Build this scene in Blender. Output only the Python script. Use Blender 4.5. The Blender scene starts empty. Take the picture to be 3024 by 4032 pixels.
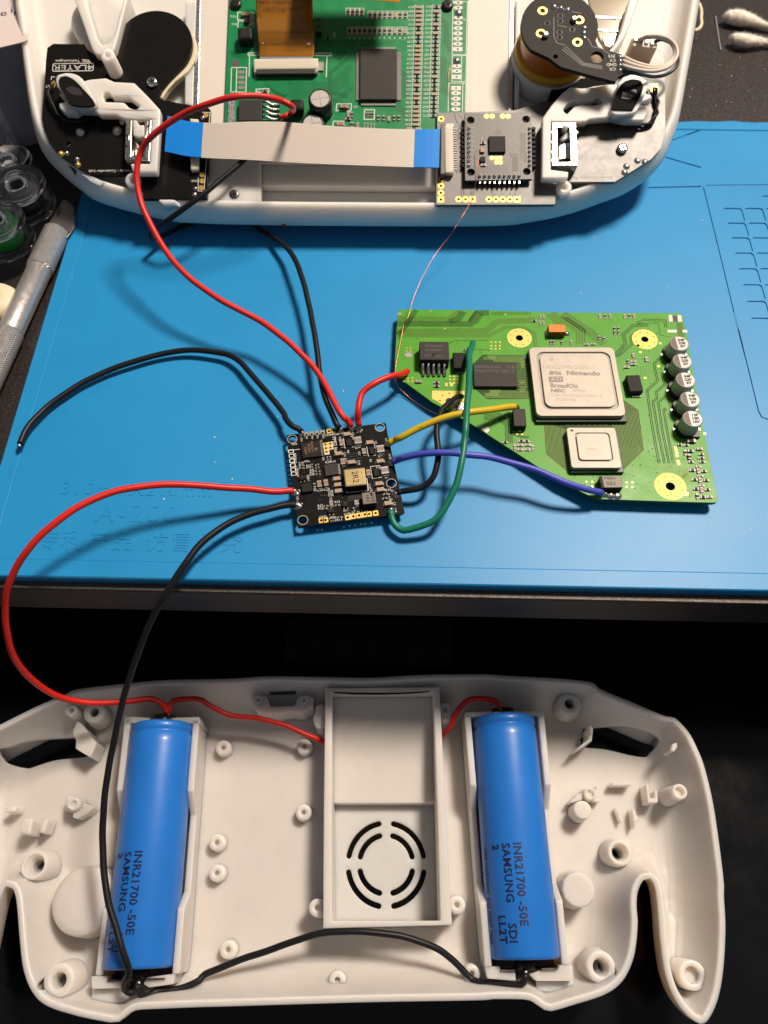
import bpy, bmesh, math, random
import numpy as np
from mathutils import Vector, Matrix
from mathutils.geometry import tessellate_polygon, delaunay_2d_cdt

# ------------------------------------------------------------------ camera, light, exposure
SC = bpy.context.scene
COL = SC.collection
CAM_H, CAM_PITCH, HALF_V = 205.0, 61.8, 33.65          # mm above the mat, degrees below horizontal, half vertical angle
LAMP_POS, LAMP_SIZE, LAMP_POWER = (0.56, 0.68, 1.36), 0.30, 37.0
LAMP_COL = (1.0, 0.84, 0.69)
FILL, FILL_COL = 0.14, (0.92, 0.93, 1.0)
cd = bpy.data.cameras.new('camera'); cam = bpy.data.objects.new('camera', cd); COL.objects.link(cam)
cd.sensor_fit = 'VERTICAL'; cd.angle = math.radians(2 * HALF_V); cd.clip_start = 0.005; cd.clip_end = 50
cam.location = (0, 0, CAM_H / 1000); cam.rotation_euler = (math.radians(90 - CAM_PITCH), 0, 0)
cd.dof.use_dof = True; cd.dof.focus_distance = 0.238; cd.dof.aperture_fstop = cd.lens / 1.7
SC.camera = cam
w = bpy.data.worlds.new('World'); SC.world = w; w.use_nodes = True
bg = w.node_tree.nodes['Background']; bg.inputs[0].default_value = (*FILL_COL, 1); bg.inputs[1].default_value = FILL
ld = bpy.data.lights.new('ceiling_lamp', 'AREA'); ld.shape = 'DISK'; ld.size = LAMP_SIZE; ld.energy = LAMP_POWER; ld.color = LAMP_COL
lo = bpy.data.objects.new('ceiling_lamp', ld); COL.objects.link(lo); lo.location = LAMP_POS
lo.rotation_euler = (Vector((0, 0.15, 0)) - Vector(LAMP_POS)).to_track_quat('-Z', 'Y').to_euler()
SC.view_settings.view_transform = 'Standard'; SC.view_settings.look = 'None'; SC.view_settings.gamma = 1
SC.view_settings.exposure = 0.0; SC.view_settings.use_curve_mapping = False
SC.render.engine = 'CYCLES'
SC.cycles.use_denoising = True
SC.cycles.max_bounces = 8; SC.cycles.transparent_max_bounces = 12; SC.cycles.caustics_reflective = False; SC.cycles.caustics_refractive = False
SC.cycles.sample_clamp_indirect = 4

random.seed(4)
# ------------------------------------------------------------------ frames: where a point of the photograph lies on a plane of the place
TH = math.radians(CAM_PITCH); FPX = 2016 / math.tan(math.radians(HALF_V))
REG = dict(A=(0,0,.5425),B=(800,0,.5425),C=(1600,0,.42194),D=(2124,0,.5425),E=(1080,1600,.33755),F=(1500,1180,.42194),
  G=(2000,1180,.51236),H=(0,2600,.5425),I=(0,3300,.5425),J=(800,2600,.66305),K=(700,3400,.72333),L=(1700,2650,.72333),
  M=(1800,3200,.66305),N=(0,1600,.66305),O=(2124,400,.5425),W=(0,0,1.8228),P1=(0,600,.36166),P2=(0,0,.36166),
  T=(2600,0,.25558),R=(1000,2250,.60277),S=(2400,1200,.54261),V=(500,350,.48222),X=(200,0,.42194),Y=(2000,0,.48222),
  Z=(900,0,.36166),AA=(1300,0,.36166),BB=(2450,1250,.36166))
class Frame:
    def __init__(s, org, tilt=0.0):
        t = math.radians(tilt); s.o = Vector(org); s.tilt = t
        s.ex = Vector((1,0,0)); s.ey = Vector((0,math.cos(t),math.sin(t))); s.ez = Vector((0,-math.sin(t),math.cos(t)))
        s.m = Matrix.Translation(s.o/1000) @ Matrix.Rotation(t, 4, 'X')
    def pt(s, r, x, y, h):
        a, b, k = REG[r]; px, py = a + x*k, b + y*k
        xc, yc = (px-1512)/FPX, -(py-2016)/FPX
        d = Vector((xc, math.cos(TH)+yc*math.sin(TH), -math.sin(TH)+yc*math.cos(TH)))
        c = Vector((0,0,CAM_H)) - s.o
        t = (h - c.dot(s.ez)) / d.dot(s.ez); p = c + d*t
        return (p.dot(s.ex), p.dot(s.ey))
    def pts(s, r, h, *xy):
        return [s.pt(r, x, y, h) for x, y in xy]
GR = Frame((0,0,0)); TS = Frame((0,226,4.5), 19.5)
def mk(*segs, fr=GR, h=0.0):                       # polyline from several zoomed regions: ('A', (x,y), ...), ...
    return [fr.pt(s[0], x, y, h) for s in segs for x, y in s[1:]]

# ------------------------------------------------------------------ materials
MATS = {}
def mat(name, col, rough=0.5, metal=0.0, var=0.0, vs=400.0, bump=0.0, bs=2500.0, sss=0.0, trans=0.0, spec=0.5, coat=0.0, alpha=1.0, rvar=0.0, ior=1.45, sheen=0.0, sssr=1.0, vcol=None):
    m = bpy.data.materials.new(name); m.use_nodes = True; nt = m.node_tree; b = nt.nodes['Principled BSDF']; L = nt.links.new
    b.inputs['Base Color'].default_value = (*col, 1); b.inputs['Roughness'].default_value = rough; b.inputs['Metallic'].default_value = metal
    b.inputs['Specular IOR Level'].default_value = spec; b.inputs['IOR'].default_value = ior
    b.inputs['Transmission Weight'].default_value = trans; b.inputs['Alpha'].default_value = alpha
    b.inputs['Coat Weight'].default_value = coat; b.inputs['Coat Roughness'].default_value = 0.12; b.inputs['Sheen Weight'].default_value = sheen
    if sss:
        b.inputs['Subsurface Weight'].default_value = sss; b.inputs['Subsurface Radius'].default_value = (1.0, .8, .6); b.inputs['Subsurface Scale'].default_value = 0.002*sssr
    if var or bump or rvar:
        tc = nt.nodes.new('ShaderNodeTexCoord')
    if var or rvar:
        n = nt.nodes.new('ShaderNodeTexNoise'); n.inputs['Scale'].default_value = vs; n.inputs['Detail'].default_value = 6; n.inputs['Roughness'].default_value = .65
        L(tc.outputs['Object'], n.inputs['Vector'])
    if var:
        r = nt.nodes.new('ShaderNodeValToRGB'); r.color_ramp.elements[0].position = .3; r.color_ramp.elements[1].position = .7
        lo_ = vcol if vcol else tuple(c*(1-var) for c in col)
        r.color_ramp.elements[0].color = (*lo_, 1); r.color_ramp.elements[1].color = (*(min(1,c*(1+var*.6)) for c in col), 1)
        L(n.outputs['Fac'], r.inputs['Fac']); L(r.outputs['Color'], b.inputs['Base Color'])
    if rvar:
        mr = nt.nodes.new('ShaderNodeMapRange'); mr.inputs['To Min'].default_value = max(0,rough-rvar); mr.inputs['To Max'].default_value = min(1,rough+rvar)
        mr.inputs['From Min'].default_value = .3; mr.inputs['From Max'].default_value = .7
        L(n.outputs['Fac'], mr.inputs['Value']); L(mr.outputs['Result'], b.inputs['Roughness'])
    if bump:
        n2 = nt.nodes.new('ShaderNodeTexNoise'); n2.inputs['Scale'].default_value = bs; n2.inputs['Detail'].default_value = 3
        L(tc.outputs['Object'], n2.inputs['Vector'])
        bp = nt.nodes.new('ShaderNodeBump'); bp.inputs['Strength'].default_value = bump; bp.inputs['Distance'].default_value = 0.0002
        L(n2.outputs['Fac'], bp.inputs['Height']); L(bp.outputs['Normal'], b.inputs['Normal'])
    MATS[name] = m
    return m
mat('mat_blue', (.012,.25,.56), .44, var=.07, vs=22, bump=.10, bs=1800, rvar=.02, spec=.46)
mat('desk_top', (.022,.017,.016), .42, var=.45, vs=900, bump=.5, bs=2200, rvar=.12)
mat('desk_edge', (.016,.0145,.016), .55, var=.25, vs=200)
mat('desk_chip', (.10,.085,.075), .36, .4, var=.7, vs=2500, bump=.8, bs=3000)
mat('shelf_black', (.0035,.004,.0048), .16, rvar=.05, vs=60, spec=.4)
mat('reflection_grey', (.02,.02,.019), .5, var=.3, vs=150)
mat('resin', (.655,.625,.592), .46, sss=1.0, sssr=3.2, bump=.05, bs=5000, var=.04, vs=120, spec=.4)
mat('resin_top', (.69,.67,.64), .42, sss=1.0, sssr=3.0, bump=.05, bs=5000, var=.03, vs=120, spec=.4)
mat('resin_shell', (.72,.695,.655), .42, sss=1.0, sssr=3.5, bump=.05, bs=5000, spec=.4)
mat('resin_yellow', (.74,.66,.48), .5, sss=.3)
mat('hole_dark', (.004,.004,.004), .8)
mat('bat_blue', (.015,.175,.63), .38, var=.06, vs=60, coat=.12, bump=.25, bs=160)
mat('ink_navy', (.006,.008,.06), .6)
mat('ink_grey', (.02,.05,.16), .6)
mat('steel', (.62,.60,.57), .3, 1.0, rvar=.1, vs=900)
mat('chrome', (.74,.73,.70), .17, 1.0, rvar=.08, vs=700)
mat('dark_steel', (.16,.155,.15), .35, 1.0, rvar=.1, vs=700)
mat('black_steel', (.03,.03,.03), .3, .6)
mat('solder', (.55,.55,.54), .28, 1.0, rvar=.12, vs=3000, bump=.5, bs=3000)
mat('gold', (.66,.45,.12), .42, .9, rvar=.1, vs=900)
mat('gold_pad', (.66,.53,.14), .5, .2, spec=.3, var=.08, vs=300)
mat('red_wire', (.62,.018,.010), .42, var=.06, vs=200, bump=.04)
mat('black_wire', (.010,.010,.012), .42, bump=.05, spec=.3)
mat('grey_wire', (.035,.035,.04), .35)
mat('yellow_wire', (.58,.42,.012), .42)
mat('green_wire', (.006,.17,.105), .4)
mat('violet_wire', (.06,.075,.48), .42)
mat('white_wire', (.66,.58,.50), .42)
mat('copper_wire', (.72,.22,.12), .3, .8)
mat('copper', (.72,.36,.18), .35, 1.0, var=.35, vs=1800, bump=1, bs=2600)
mat('wii_green', (.082,.32,.026), .40, var=.09, vs=140, rvar=.06, bump=.06, bs=900, spec=.3)
mat('wii_trace', (.075,.175,.018), .45, spec=.25, var=.15, vs=300)
mat('wii_trace_dark', (.020,.065,.010), .5, spec=.2, var=.2, vs=300)
mat('wii_trace_pale', (.22,.36,.075), .5, spec=.2)
mat('smd_end', (.26,.25,.235), .5, .5)
mat('wii_edge', (.03,.045,.015), .6)
mat('drv_green', (.003,.215,.068), .34, var=.10, vs=200, rvar=.05, bump=.08, bs=900)
mat('drv_trace', (.002,.105,.032), .36)
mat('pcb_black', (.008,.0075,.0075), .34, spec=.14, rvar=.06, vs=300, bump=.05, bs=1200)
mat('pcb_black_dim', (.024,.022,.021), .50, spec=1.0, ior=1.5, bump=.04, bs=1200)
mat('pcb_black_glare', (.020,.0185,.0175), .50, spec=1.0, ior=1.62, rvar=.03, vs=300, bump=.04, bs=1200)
mat('pcb_trace', (.03,.028,.027), .36)
mat('pcb_grey', (.018,.017,.016), .6, spec=.22, bump=.05, bs=1200)
mat('silk', (.72,.72,.68), .55)
mat('silk_dim', (.30,.29,.27), .55)
mat('chip_black', (.012,.0115,.011), .55, spec=.22, var=.25, vs=1500, bump=.25, bs=3500)
mat('chip_grey', (.034,.031,.029), .55, spec=.28, var=.2, vs=900, bump=.2, bs=3500)
mat('chip_mark', (.085,.08,.075), .5)
mat('lid_silver', (.46,.415,.355), .5, .15, spec=.4, var=.08, vs=350, bump=.08, bs=2500)
mat('lid_mark', (.16,.145,.13), .5, .3)
mat('lid_faint', (.33,.295,.25), .5, .1)
mat('lid_groove', (.30,.27,.235), .5, .15)
mat('chip_base', (.012,.03,.014), .4)
mat('cap_silver', (.45,.435,.415), .5, .25, spec=.3, rvar=.08, vs=800)
mat('cap_band', (.13,.11,.10), .5, .2, var=.3, vs=1500, spec=.25)
mat('cap_black', (.008,.008,.008), .35)
mat('mlcc_tan', (.42,.26,.14), .5, var=.1, vs=900)
mat('mlcc_brown', (.28,.15,.08), .5)
mat('mlcc_grey', (.24,.215,.19), .55, spec=.3)
mat('tin', (.30,.29,.275), .45, .7)
mat('inductor_gold', (.46,.36,.18), .36, .65, var=.08, vs=700, bump=.1, bs=3500)
mat('inductor_grey', (.19,.17,.15), .5, .15, spec=.3, var=.1, vs=700)
mat('tant_orange', (.72,.20,.015), .42)
mat('tant_brown', (.19,.075,.02), .5)
mat('kapton', (.50,.20,.012), .22, coat=.3, var=.12, vs=300)
mat('kapton_trace', (.30,.13,.01), .3, coat=.3)
mat('kapton_dark', (.21,.085,.01), .3)
mat('ink_brown', (.09,.03,.008), .5)
mat('ffc_white', (.62,.565,.51), .45, spec=.4)
mat('ffc_line', (.555,.505,.455), .45)
mat('ffc_blue', (.010,.22,.72), .5, spec=.15)
mat('conn_ivory', (.66,.59,.48), .45, sss=.9, sssr=2.5)
mat('conn_dark', (.035,.03,.03), .4)
mat('lcd_white', (.68,.63,.56), .5, var=.03, vs=60)
mat('yellow_ring', (.55,.33,.02), .4, trans=.0, sss=.3)
mat('orange_ring', (.42,.11,.01), .3, coat=.4)
mat('rubber_black', (.006,.006,.006), .8, spec=.15)
mat('clear_plastic', (.95,.96,.96), .04, trans=1.0, ior=1.46)
mat('bag_plastic', (.80,.77,.80), .22, trans=.5, ior=1.3, bump=.6, bs=120)
mat('thread_green', (.01,.30,.05), .5, bump=1, bs=3500)
mat('thread_dark', (.012,.012,.013), .5, bump=1, bs=3500)
mat('paper', (.62,.55,.54), .7, var=.05, vs=80)
mat('paper_grey', (.34,.32,.35), .7, var=.2, vs=60)
mat('ink', (.015,.015,.02), .6)
mat('ink_blue', (.02,.03,.30), .6)
mat('alu', (.70,.68,.66), .36, .8, rvar=.08, vs=600)
mat('blade', (.36,.32,.29), .34, .9)
mat('cotton', (.92,.86,.77), .9, sss=.9, sheen=.6, var=.08, vs=300, bump=1, bs=900)
mat('dust', (.6,.58,.55), .8)
mat('red_bit', (.55,.01,.012), .4)
mat('glass_smoke', (.5,.42,.28), .12, trans=.35, var=.3, vs=40)

# ------------------------------------------------------------------ mesh building (all numbers in millimetres, in the frame's own axes)
class MB:
    def __init__(s): s.v, s.f, s.mi, s.sm = [], [], [], []
    def add(s, vs, fs, m=0, smooth=False):
        o = len(s.v); s.v += [tuple(p) for p in vs]; s.f += [tuple(i+o for i in f) for f in fs]; s.mi += [m]*len(fs); s.sm += [smooth]*len(fs)
    def box(s, c, size, z0, z1, rot=0.0, m=0, top=None):
        hx, hy = size[0]/2, size[1]/2; ca, sa = math.cos(rot), math.sin(rot)
        k = top if top else 1.0
        p = [(c[0]+x*ca-y*sa, c[1]+x*sa+y*ca) for x, y in ((-hx,-hy),(hx,-hy),(hx,hy),(-hx,hy))]
        q = [(c[0]+x*k*ca-y*k*sa, c[1]+x*k*sa+y*k*ca) for x, y in ((-hx,-hy),(hx,-hy),(hx,hy),(-hx,hy))]
        s.add([(*a, z0) for a in p]+[(*a, z1) for a in q], [(3,2,1,0),(4,5,6,7),(0,1,5,4),(1,2,6,5),(2,3,7,6),(3,0,4,7)], m)
    def prism(s, poly, z0, z1, holes=(), m=0, mside=None):
        mside = m if mside is None else mside
        loops = [list(poly)]+[list(h) for h in holes]; flat = [p for l in loops for p in l]; n = len(flat)
        tri = tessellate_polygon([[Vector((x,y,0)) for x,y in l] for l in loops])
        s.add([(x,y,z0) for x,y in flat]+[(x,y,z1) for x,y in flat], [], m)
        o = len(s.v)-2*n; up, dn = [], []
        for t in tri:
            a, b, c = (flat[i] for i in t)
            ccw = (b[0]-a[0])*(c[1]-a[1])-(b[1]-a[1])*(c[0]-a[0]) > 0
            t = t if ccw else t[::-1]
            up.append(tuple(i+n+o for i in t)); dn.append(tuple(i+o for i in t[::-1]))
        s.f += up+dn; s.mi += [m]*len(up+dn); s.sm += [False]*len(up+dn)
        k = 0
        for li, l in enumerate(loops):
            L = len(l); ar = sum(l[i][0]*l[(i+1)%L][1]-l[(i+1)%L][0]*l[i][1] for i in range(L)) > 0
            for i in range(L):
                a, b = o+k+i, o+k+(i+1)%L; q = (a,b,b+n,a+n)
                if ar == (li > 0): q = q[::-1]
                s.f.append(q); s.mi.append(mside); s.sm.append(False)
            k += L
    def lathe(s, c, prof, n=24, m=0, cap0=True, cap1=True, smooth=True, ms=None):   # prof: (radius, z)
        vs = [(c[0]+r*math.cos(2*math.pi*i/n), c[1]+r*math.sin(2*math.pi*i/n), z) for r, z in prof for i in range(n)]
        for k in range(len(prof)-1):
            fs = [(k*n+i, k*n+(i+1)%n, (k+1)*n+(i+1)%n, (k+1)*n+i) for i in range(n)]
            if k == 0: s.add(vs, fs, ms[k] if ms else m, smooth); o = len(s.v)-len(vs)
            else: s.f += [tuple(i+o for i in f) for f in fs]; s.mi += [ms[k] if ms else m]*n; s.sm += [smooth]*n
        if cap0: s.f.append(tuple(o+i for i in range(n))[::-1]); s.mi.append(ms[0] if ms else m); s.sm.append(False)
        if cap1: s.f.append(tuple(o+(len(prof)-1)*n+i for i in range(n))); s.mi.append(ms[-1] if ms else m); s.sm.append(False)
    def tube(s, pts, r, n=10, m=0, caps=True):
        P = [Vector(p) for p in pts]; N = len(P); rr = r if isinstance(r, (list,tuple)) else [r]*N
        T = [(P[min(i+1,N-1)]-P[max(i-1,0)]).normalized() for i in range(N)]
        u = T[0].orthogonal().normalized(); vs = []
        for i in range(N):
            u = (u - T[i]*u.dot(T[i])).normalized(); b = T[i].cross(u)
            vs += [tuple(P[i]+(u*math.cos(2*math.pi*k/n)+b*math.sin(2*math.pi*k/n))*rr[i]) for k in range(n)]
        fs = [(i*n+k, i*n+(k+1)%n, (i+1)*n+(k+1)%n, (i+1)*n+k) for i in range(N-1) for k in range(n)]
        if caps: fs += [tuple(range(n))[::-1], tuple((N-1)*n+k for k in range(n))]
        s.add(vs, fs, m, True)
    def ribbon(s, pts, wd, z, m=0, th=0.0):
        P = [Vector((p[0],p[1])) for p in pts]; N = len(P); vs = []
        for i in range(N):
            d1 = (P[i]-P[i-1]).normalized() if i else (P[1]-P[0]).normalized()
            d2 = (P[i+1]-P[i]).normalized() if i < N-1 else d1
            nn = Vector((-(d1+d2).y,(d1+d2).x)); nn = nn.normalized() if nn.length > 1e-6 else Vector((-d1.y,d1.x))
            k = wd/2/max(.5, nn.dot(Vector((-d1.y,d1.x)))); vs += [(*(P[i]+nn*k), z), (*(P[i]-nn*k), z)]
        s.add(vs, [(2*i+1,2*i+3,2*i+2,2*i) for i in range(N-1)], m)
    def ring(s, c, r0, r1, z, n=20, m=0, sx=1.0):
        vs = [(c[0]+sx*r*math.cos(2*math.pi*i/n), c[1]+r*math.sin(2*math.pi*i/n), z) for r in (r0,r1) for i in range(n)]
        s.add(vs, [(i,n+i,n+(i+1)%n,(i+1)%n) for i in range(n)], m)
    def disc(s, c, r, z, n=16, m=0, sx=1.0):
        s.add([(c[0]+sx*r*math.cos(2*math.pi*i/n), c[1]+r*math.sin(2*math.pi*i/n), z) for i in range(n)], [tuple(range(n))], m)
    def loft(s, rings, m=0, smooth=True, cap=None):
        n = len(rings[0]); vs = [p for r in rings for p in r]
        fs = [(k*n+i, k*n+(i+1)%n, (k+1)*n+(i+1)%n, (k+1)*n+i) for k in range(len(rings)-1) for i in range(n)]
        if cap: fs.append(tuple((len(rings)-1)*n+i for i in range(n)))
        s.add(vs, fs, m, smooth)
    def mesh(s, name, mats):
        me = bpy.data.meshes.new(name)
        me.from_pydata([(x/1000,y/1000,z/1000) for x,y,z in s.v], [], s.f)
        for mm in mats: me.materials.append(MATS[mm])
        me.polygons.foreach_set('material_index', s.mi); me.polygons.foreach_set('use_smooth', s.sm)
        me.update(); return me
    def build(s, name, mats, parent=None, fr=GR, bevel=0.0, seg=2, at=None):
        mats = [mats] if isinstance(mats, str) else mats
        return put(name, s.mesh(name, mats), parent, fr, bevel, seg, at)
def put(name, me, parent=None, fr=GR, bevel=0.0, seg=2, at=None):
    o = bpy.data.objects.new(name, me); COL.objects.link(o)
    M = fr.m if at is None else fr.m @ Matrix.Translation(Vector(at[:3])/1000) @ Matrix.Rotation(at[3] if len(at) > 3 else 0, 4, 'Z')
    if parent:
        o.parent = parent; o.matrix_parent_inverse = WM[parent.name].inverted()
    o.matrix_basis = M; WM[o.name] = M
    if bevel:
        b = o.modifiers.new('bevel', 'BEVEL'); b.width = bevel/1000; b.segments = seg; b.limit_method = 'ANGLE'; b.angle_limit = math.radians(35); b.harden_normals = False
    return o
WM = {}
def tag(o, label, cat, group=None, kind=None):
    if label: o['label'] = label
    if cat: o['category'] = cat
    if group: o['group'] = group
    if kind: o['kind'] = kind
    return o
def thing(name, label, cat, loc=(0,0,0), fr=GR, group=None):
    o = bpy.data.objects.new(name, None); COL.objects.link(o); o.empty_display_size = .01
    M = fr.m @ Matrix.Translation(Vector(loc)/1000); o.matrix_basis = M; WM[o.name] = M
    return tag(o, label, cat, group)
def spline(pts, step=1.0, closed=False):
    P = [np.array(p, float) for p in pts]; n = len(P); out = []
    for i in range(n if closed else n-1):
        p1, p2 = P[i], P[(i+1)%n]
        p0 = P[i-1] if (closed or i) else 2*p1-p2
        p3 = P[(i+2)%n] if (closed or i+2 < n) else 2*p2-p1
        k = max(1, int(np.linalg.norm(p2-p1)/step))
        for j in range(k):
            t = j/k; out.append(tuple(.5*((2*p1)+(p2-p0)*t+(2*p0-5*p1+4*p2-p3)*t*t+(3*p1-p0-3*p2+p3)*t**3)))
    if not closed: out.append(tuple(P[-1]))
    return out
def circ(c, r, n=20, a0=0.0, ry=None, rot=0.0):
    ry = r if ry is None else ry; ca, sa = math.cos(rot), math.sin(rot); o = []
    for i in range(n):
        a = a0+2*math.pi*i/n; x, y = r*math.cos(a), ry*math.sin(a); o.append((c[0]+x*ca-y*sa, c[1]+x*sa+y*ca))
    return o
def area2(p): return sum(p[i][0]*p[(i+1)%len(p)][1]-p[(i+1)%len(p)][0]*p[i][1] for i in range(len(p)))
def inset(poly, d):                                # poly counter-clockwise, positive d goes inwards
    n = len(poly); o = []
    for i in range(n):
        a, b, c = poly[i-1], poly[i], poly[(i+1)%n]
        t = Vector((c[0]-a[0], c[1]-a[1])).normalized(); o.append((b[0]-t.y*d, b[1]+t.x*d))
    return o
def rrect(c, w_, h_, r, rot=0.0, n=4):
    o = []; ca, sa = math.cos(rot), math.sin(rot)
    for sx, sy, a0 in ((1,1,0),(-1,1,90),(-1,-1,180),(1,-1,270)):
        for i in range(n+1):
            a = math.radians(a0+90*i/n); x = sx*(w_/2-r)+r*math.cos(a); y = sy*(h_/2-r)+r*math.sin(a)
            o.append((c[0]+x*ca-y*sa, c[1]+x*sa+y*ca))
    return o
_tc = {}
def textmesh(s, size, extr=0.0, space=1.0, bold=0.0):        # flat lettering, centred, size = cap height in mm
    key = (s, round(size,3), extr, space, bold)
    if key in _tc: return _tc[key]
    c = bpy.data.curves.new('t', 'FONT'); c.body = s; c.size = size*1.38/1000; c.align_x = 'CENTER'; c.align_y = 'CENTER'; c.extrude = extr/1000; c.resolution_u = 2
    c.offset = bold/1000; c.space_character = space; c.space_line = .8
    o = bpy.data.objects.new('t', c); COL.objects.link(o)
    dg = bpy.context.evaluated_depsgraph_get(); me = bpy.data.meshes.new_from_object(o.evaluated_get(dg))
    v = [tuple(x*1000 for x in p.co) for p in me.vertices]; f = [tuple(p.vertices) for p in me.polygons]
    bpy.data.objects.remove(o); bpy.data.curves.remove(c); bpy.data.meshes.remove(me)
    _tc[key] = (v, f); return v, f
def addtext(mb, s, c, z, size, rot=0.0, m=0, extr=0.0, space=1.0, sx=1.0, bold=0.0):
    v, f = textmesh(s, size, extr, space, bold); ca, sa = math.cos(rot), math.sin(rot)
    mb.add([(c[0]+x*sx*ca-y*sa, c[1]+x*sx*sa+y*ca, z+h) for x, y, h in v], f, m)
R = math.radians
# ------------------------------------------------------------------ the setting
DZ = -3.5; SHELF = -84.0
e0, e1 = GR.pt('R',0,145,DZ), GR.pt('R',1659,180,DZ); ds = (e1[1]-e0[1])/(e1[0]-e0[0])
def desk_y(x): return e0[1]+(x-e0[0])*ds
mb = MB()
mb.prism([(-700,desk_y(-700)),(700,desk_y(700)),(700,1500),(-700,1500)], DZ-15.6, DZ-.02, m=0, mside=1)
desk = tag(mb.build('desk', ['desk_top','desk_edge'], bevel=.5), 'black desk top with a worn front edge', None, kind='structure')
mb = MB(); random.seed(8)
x = -400.0                                        # the worn, flaking front lip of the desk
top = []; 
pts = [(-400+i*1.1, desk_y(-400+i*1.1)+4.3+random.uniform(-.25,.25)) for i in range(728)]
mb.prism([(-400,desk_y(-400)+.35),(400,desk_y(400)+.35)]+pts[::-1], DZ-.4, DZ+.06)
mb.build('worn_lip', 'desk_chip', parent=desk)
mb = MB(); mb.prism([(-900,-700),(900,-700),(900,500),(-900,500)], SHELF-20, SHELF)
shelf = tag(mb.build('lower_shelf', 'shelf_black'), 'glossy black shelf below the desk', None, kind='structure')
mb = MB(); mb.prism([(-900,500),(900,500),(900,520),(-900,520)], SHELF, DZ-15.6)
tag(mb.build('back_panel', 'shelf_black'), 'black panel behind the lower shelf', None, kind='structure')
mb = MB(); mb.prism(GR.pts('R',SHELF+.3,(225,300),(1300,310),(1290,620),(195,590)), SHELF+.02, SHELF+.35)  # added thin grey sheet: a faint reflection in the glossy shelf, put in as colour
tag(mb.build('painted_reflection','reflection_grey'), 'very dark grey sheet painted as a faint reflection in the glossy black shelf', 'painted reflection')

# ------------------------------------------------------------------ soldering mat
MA = math.radians(-1.2); MC = (-120.7, 89.0)
def mm_(u, v): return (MC[0]+u*math.cos(MA)-v*math.sin(MA), MC[1]+u*math.sin(MA)+v*math.cos(MA))
def strip(pts, wd):
    P = [Vector(p) for p in pts]; l, r = [], []
    for i, p in enumerate(P):
        d = (P[min(i+1,len(P)-1)]-P[max(i-1,0)]).normalized(); n = Vector((-d.y,d.x))*wd/2
        l.append(tuple(p+n)); r.append(tuple(p-n))
    return l+r[::-1]
mat_t = thing('soldering_mat', 'blue silicone soldering mat with embossed lettering and small pockets on black desk', 'mat', (*mm_(155,105),DZ))
back = [(mm_(310-i*3.1, 210+(.0 if i > 42 else .5*math.sin(i*1.3)+.4*math.sin(i*.47)))) for i in range(101)]
outline = [mm_(0,0), mm_(310,0)]+back
inner = [mm_(5.6,5.6), mm_(304.4,5.6), mm_(304.4,204.5), mm_(5.6,204.5)]
mb = MB(); mb.prism(outline, DZ, -.4); mb.build('base_layer', 'mat_blue', mat_t)
uv = [(i*3.1,0) for i in range(100)]+[(310,j*2.1) for j in range(100)]+[(310-i*3.1,210+(0 if i > 42 else .5*math.sin(i*1.3)+.4*math.sin(i*.47))) for i in range(100)]+[(0,210-j*2.1) for j in range(100)]
def ring_(d, z): return [(*mm_(min(max(u,d),310-d), min(max(v,d),(210 if d else 999)-d*.98)), z) for u, v in uv]
mb = MB(); mb.loft([ring_(0,-.4), ring_(0,.1), ring_(.35,.4), ring_(5.2,.4), ring_(5.55,.05), ring_(5.56,-.4)], 0, False); mb.build('raised_border', 'mat_blue', mat_t)
holes = []
PK = {}
for i, (x0, y0) in enumerate(((1340,780),(1368,888),(1395,996),(1424,1108),(1452,1223),(1483,1341),(1513,1463),(1545,1587))):
    for j in range(4):
        c = GR.pt('O', x0+75+j*153*(1+.005*i), y0+42, 0)
        holes.append(rrect(c, 7.0, 7.6, 1.2, MA)); PK[(i,j)] = c
holes.append(rrect(GR.pt('O',1690,715,0), 7.0, 5.0, 1.2, MA))
gro = [(('O',(790,625),(1000,620),(1172,616)),.7), (('O',(985,190),(1112,190)),.6), (('O',(965,282),(1080,238),(1200,195),(1420,190),(1659,188),(1750,187)),.6),
       (('O',(915,403),(1040,440),(1172,478)),.7), (('O',(1190,622),(1315,1130),(1440,1650),),.45), (('S',(905,60),(990,400),(1080,770),(1105,815),(1150,832),(1250,836)),.45), (('O',(1205,607),(1420,605),(1659,603),(1800,602)),.35)]
for g, wd in gro: holes.append(strip(spline(mk(g), 6) if wd != .45 else mk(g), wd))
mb = MB(); mb.prism([mm_(5.62,5.62), mm_(304.38,5.62), mm_(304.38,204.48), mm_(5.62,204.48)], -.4, 0, holes=holes); mb.build('work_surface', 'mat_blue', mat_t, bevel=.22, seg=2)
for s, c, sz, sp in (('310mmX210mm', GR.pt('N',815,497,0), 4.6, 1.12), ('A-200', GR.pt('N',815,640,0), 6.4, 1.15), ('专利产品 仿冒必究', GR.pt('N',830,812,0), 5.0, 1.15)):
    mb = MB(); addtext(mb, s, c, .06, sz, MA, extr=.10, space=sp); mb.build('lettering', 'mat_blue', mat_t)
for i, (r, x, y) in enumerate((('N',1275,185),('N',1277,333),('N',1380,433),('N',975,550),('N',1400,942),('W',742,845),('W',600,900),('R',715,65),('R',785,70),('S',735,1600),('S',1022,1632),('O',1180,860),('O',400,985),('O',930,1348),('O',300,1390),('P1',785,1365),('P1',620,1900))):
    mb = MB(); c = GR.pt(r,x,y,0); mb.prism([(c[0]+random.uniform(.12,.42)*math.cos(a)+(.5*math.cos(a) if i in (7,8) else 0), c[1]+random.uniform(.12,.42)*math.sin(a)) for a in (0,1.2,2.6,3.9,5.1)], .005, .12)
    tag(mb.build('dust_speck','dust'), 'tiny pale dust speck on the blue mat', 'dust', 'dust specks on the mat')

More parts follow.
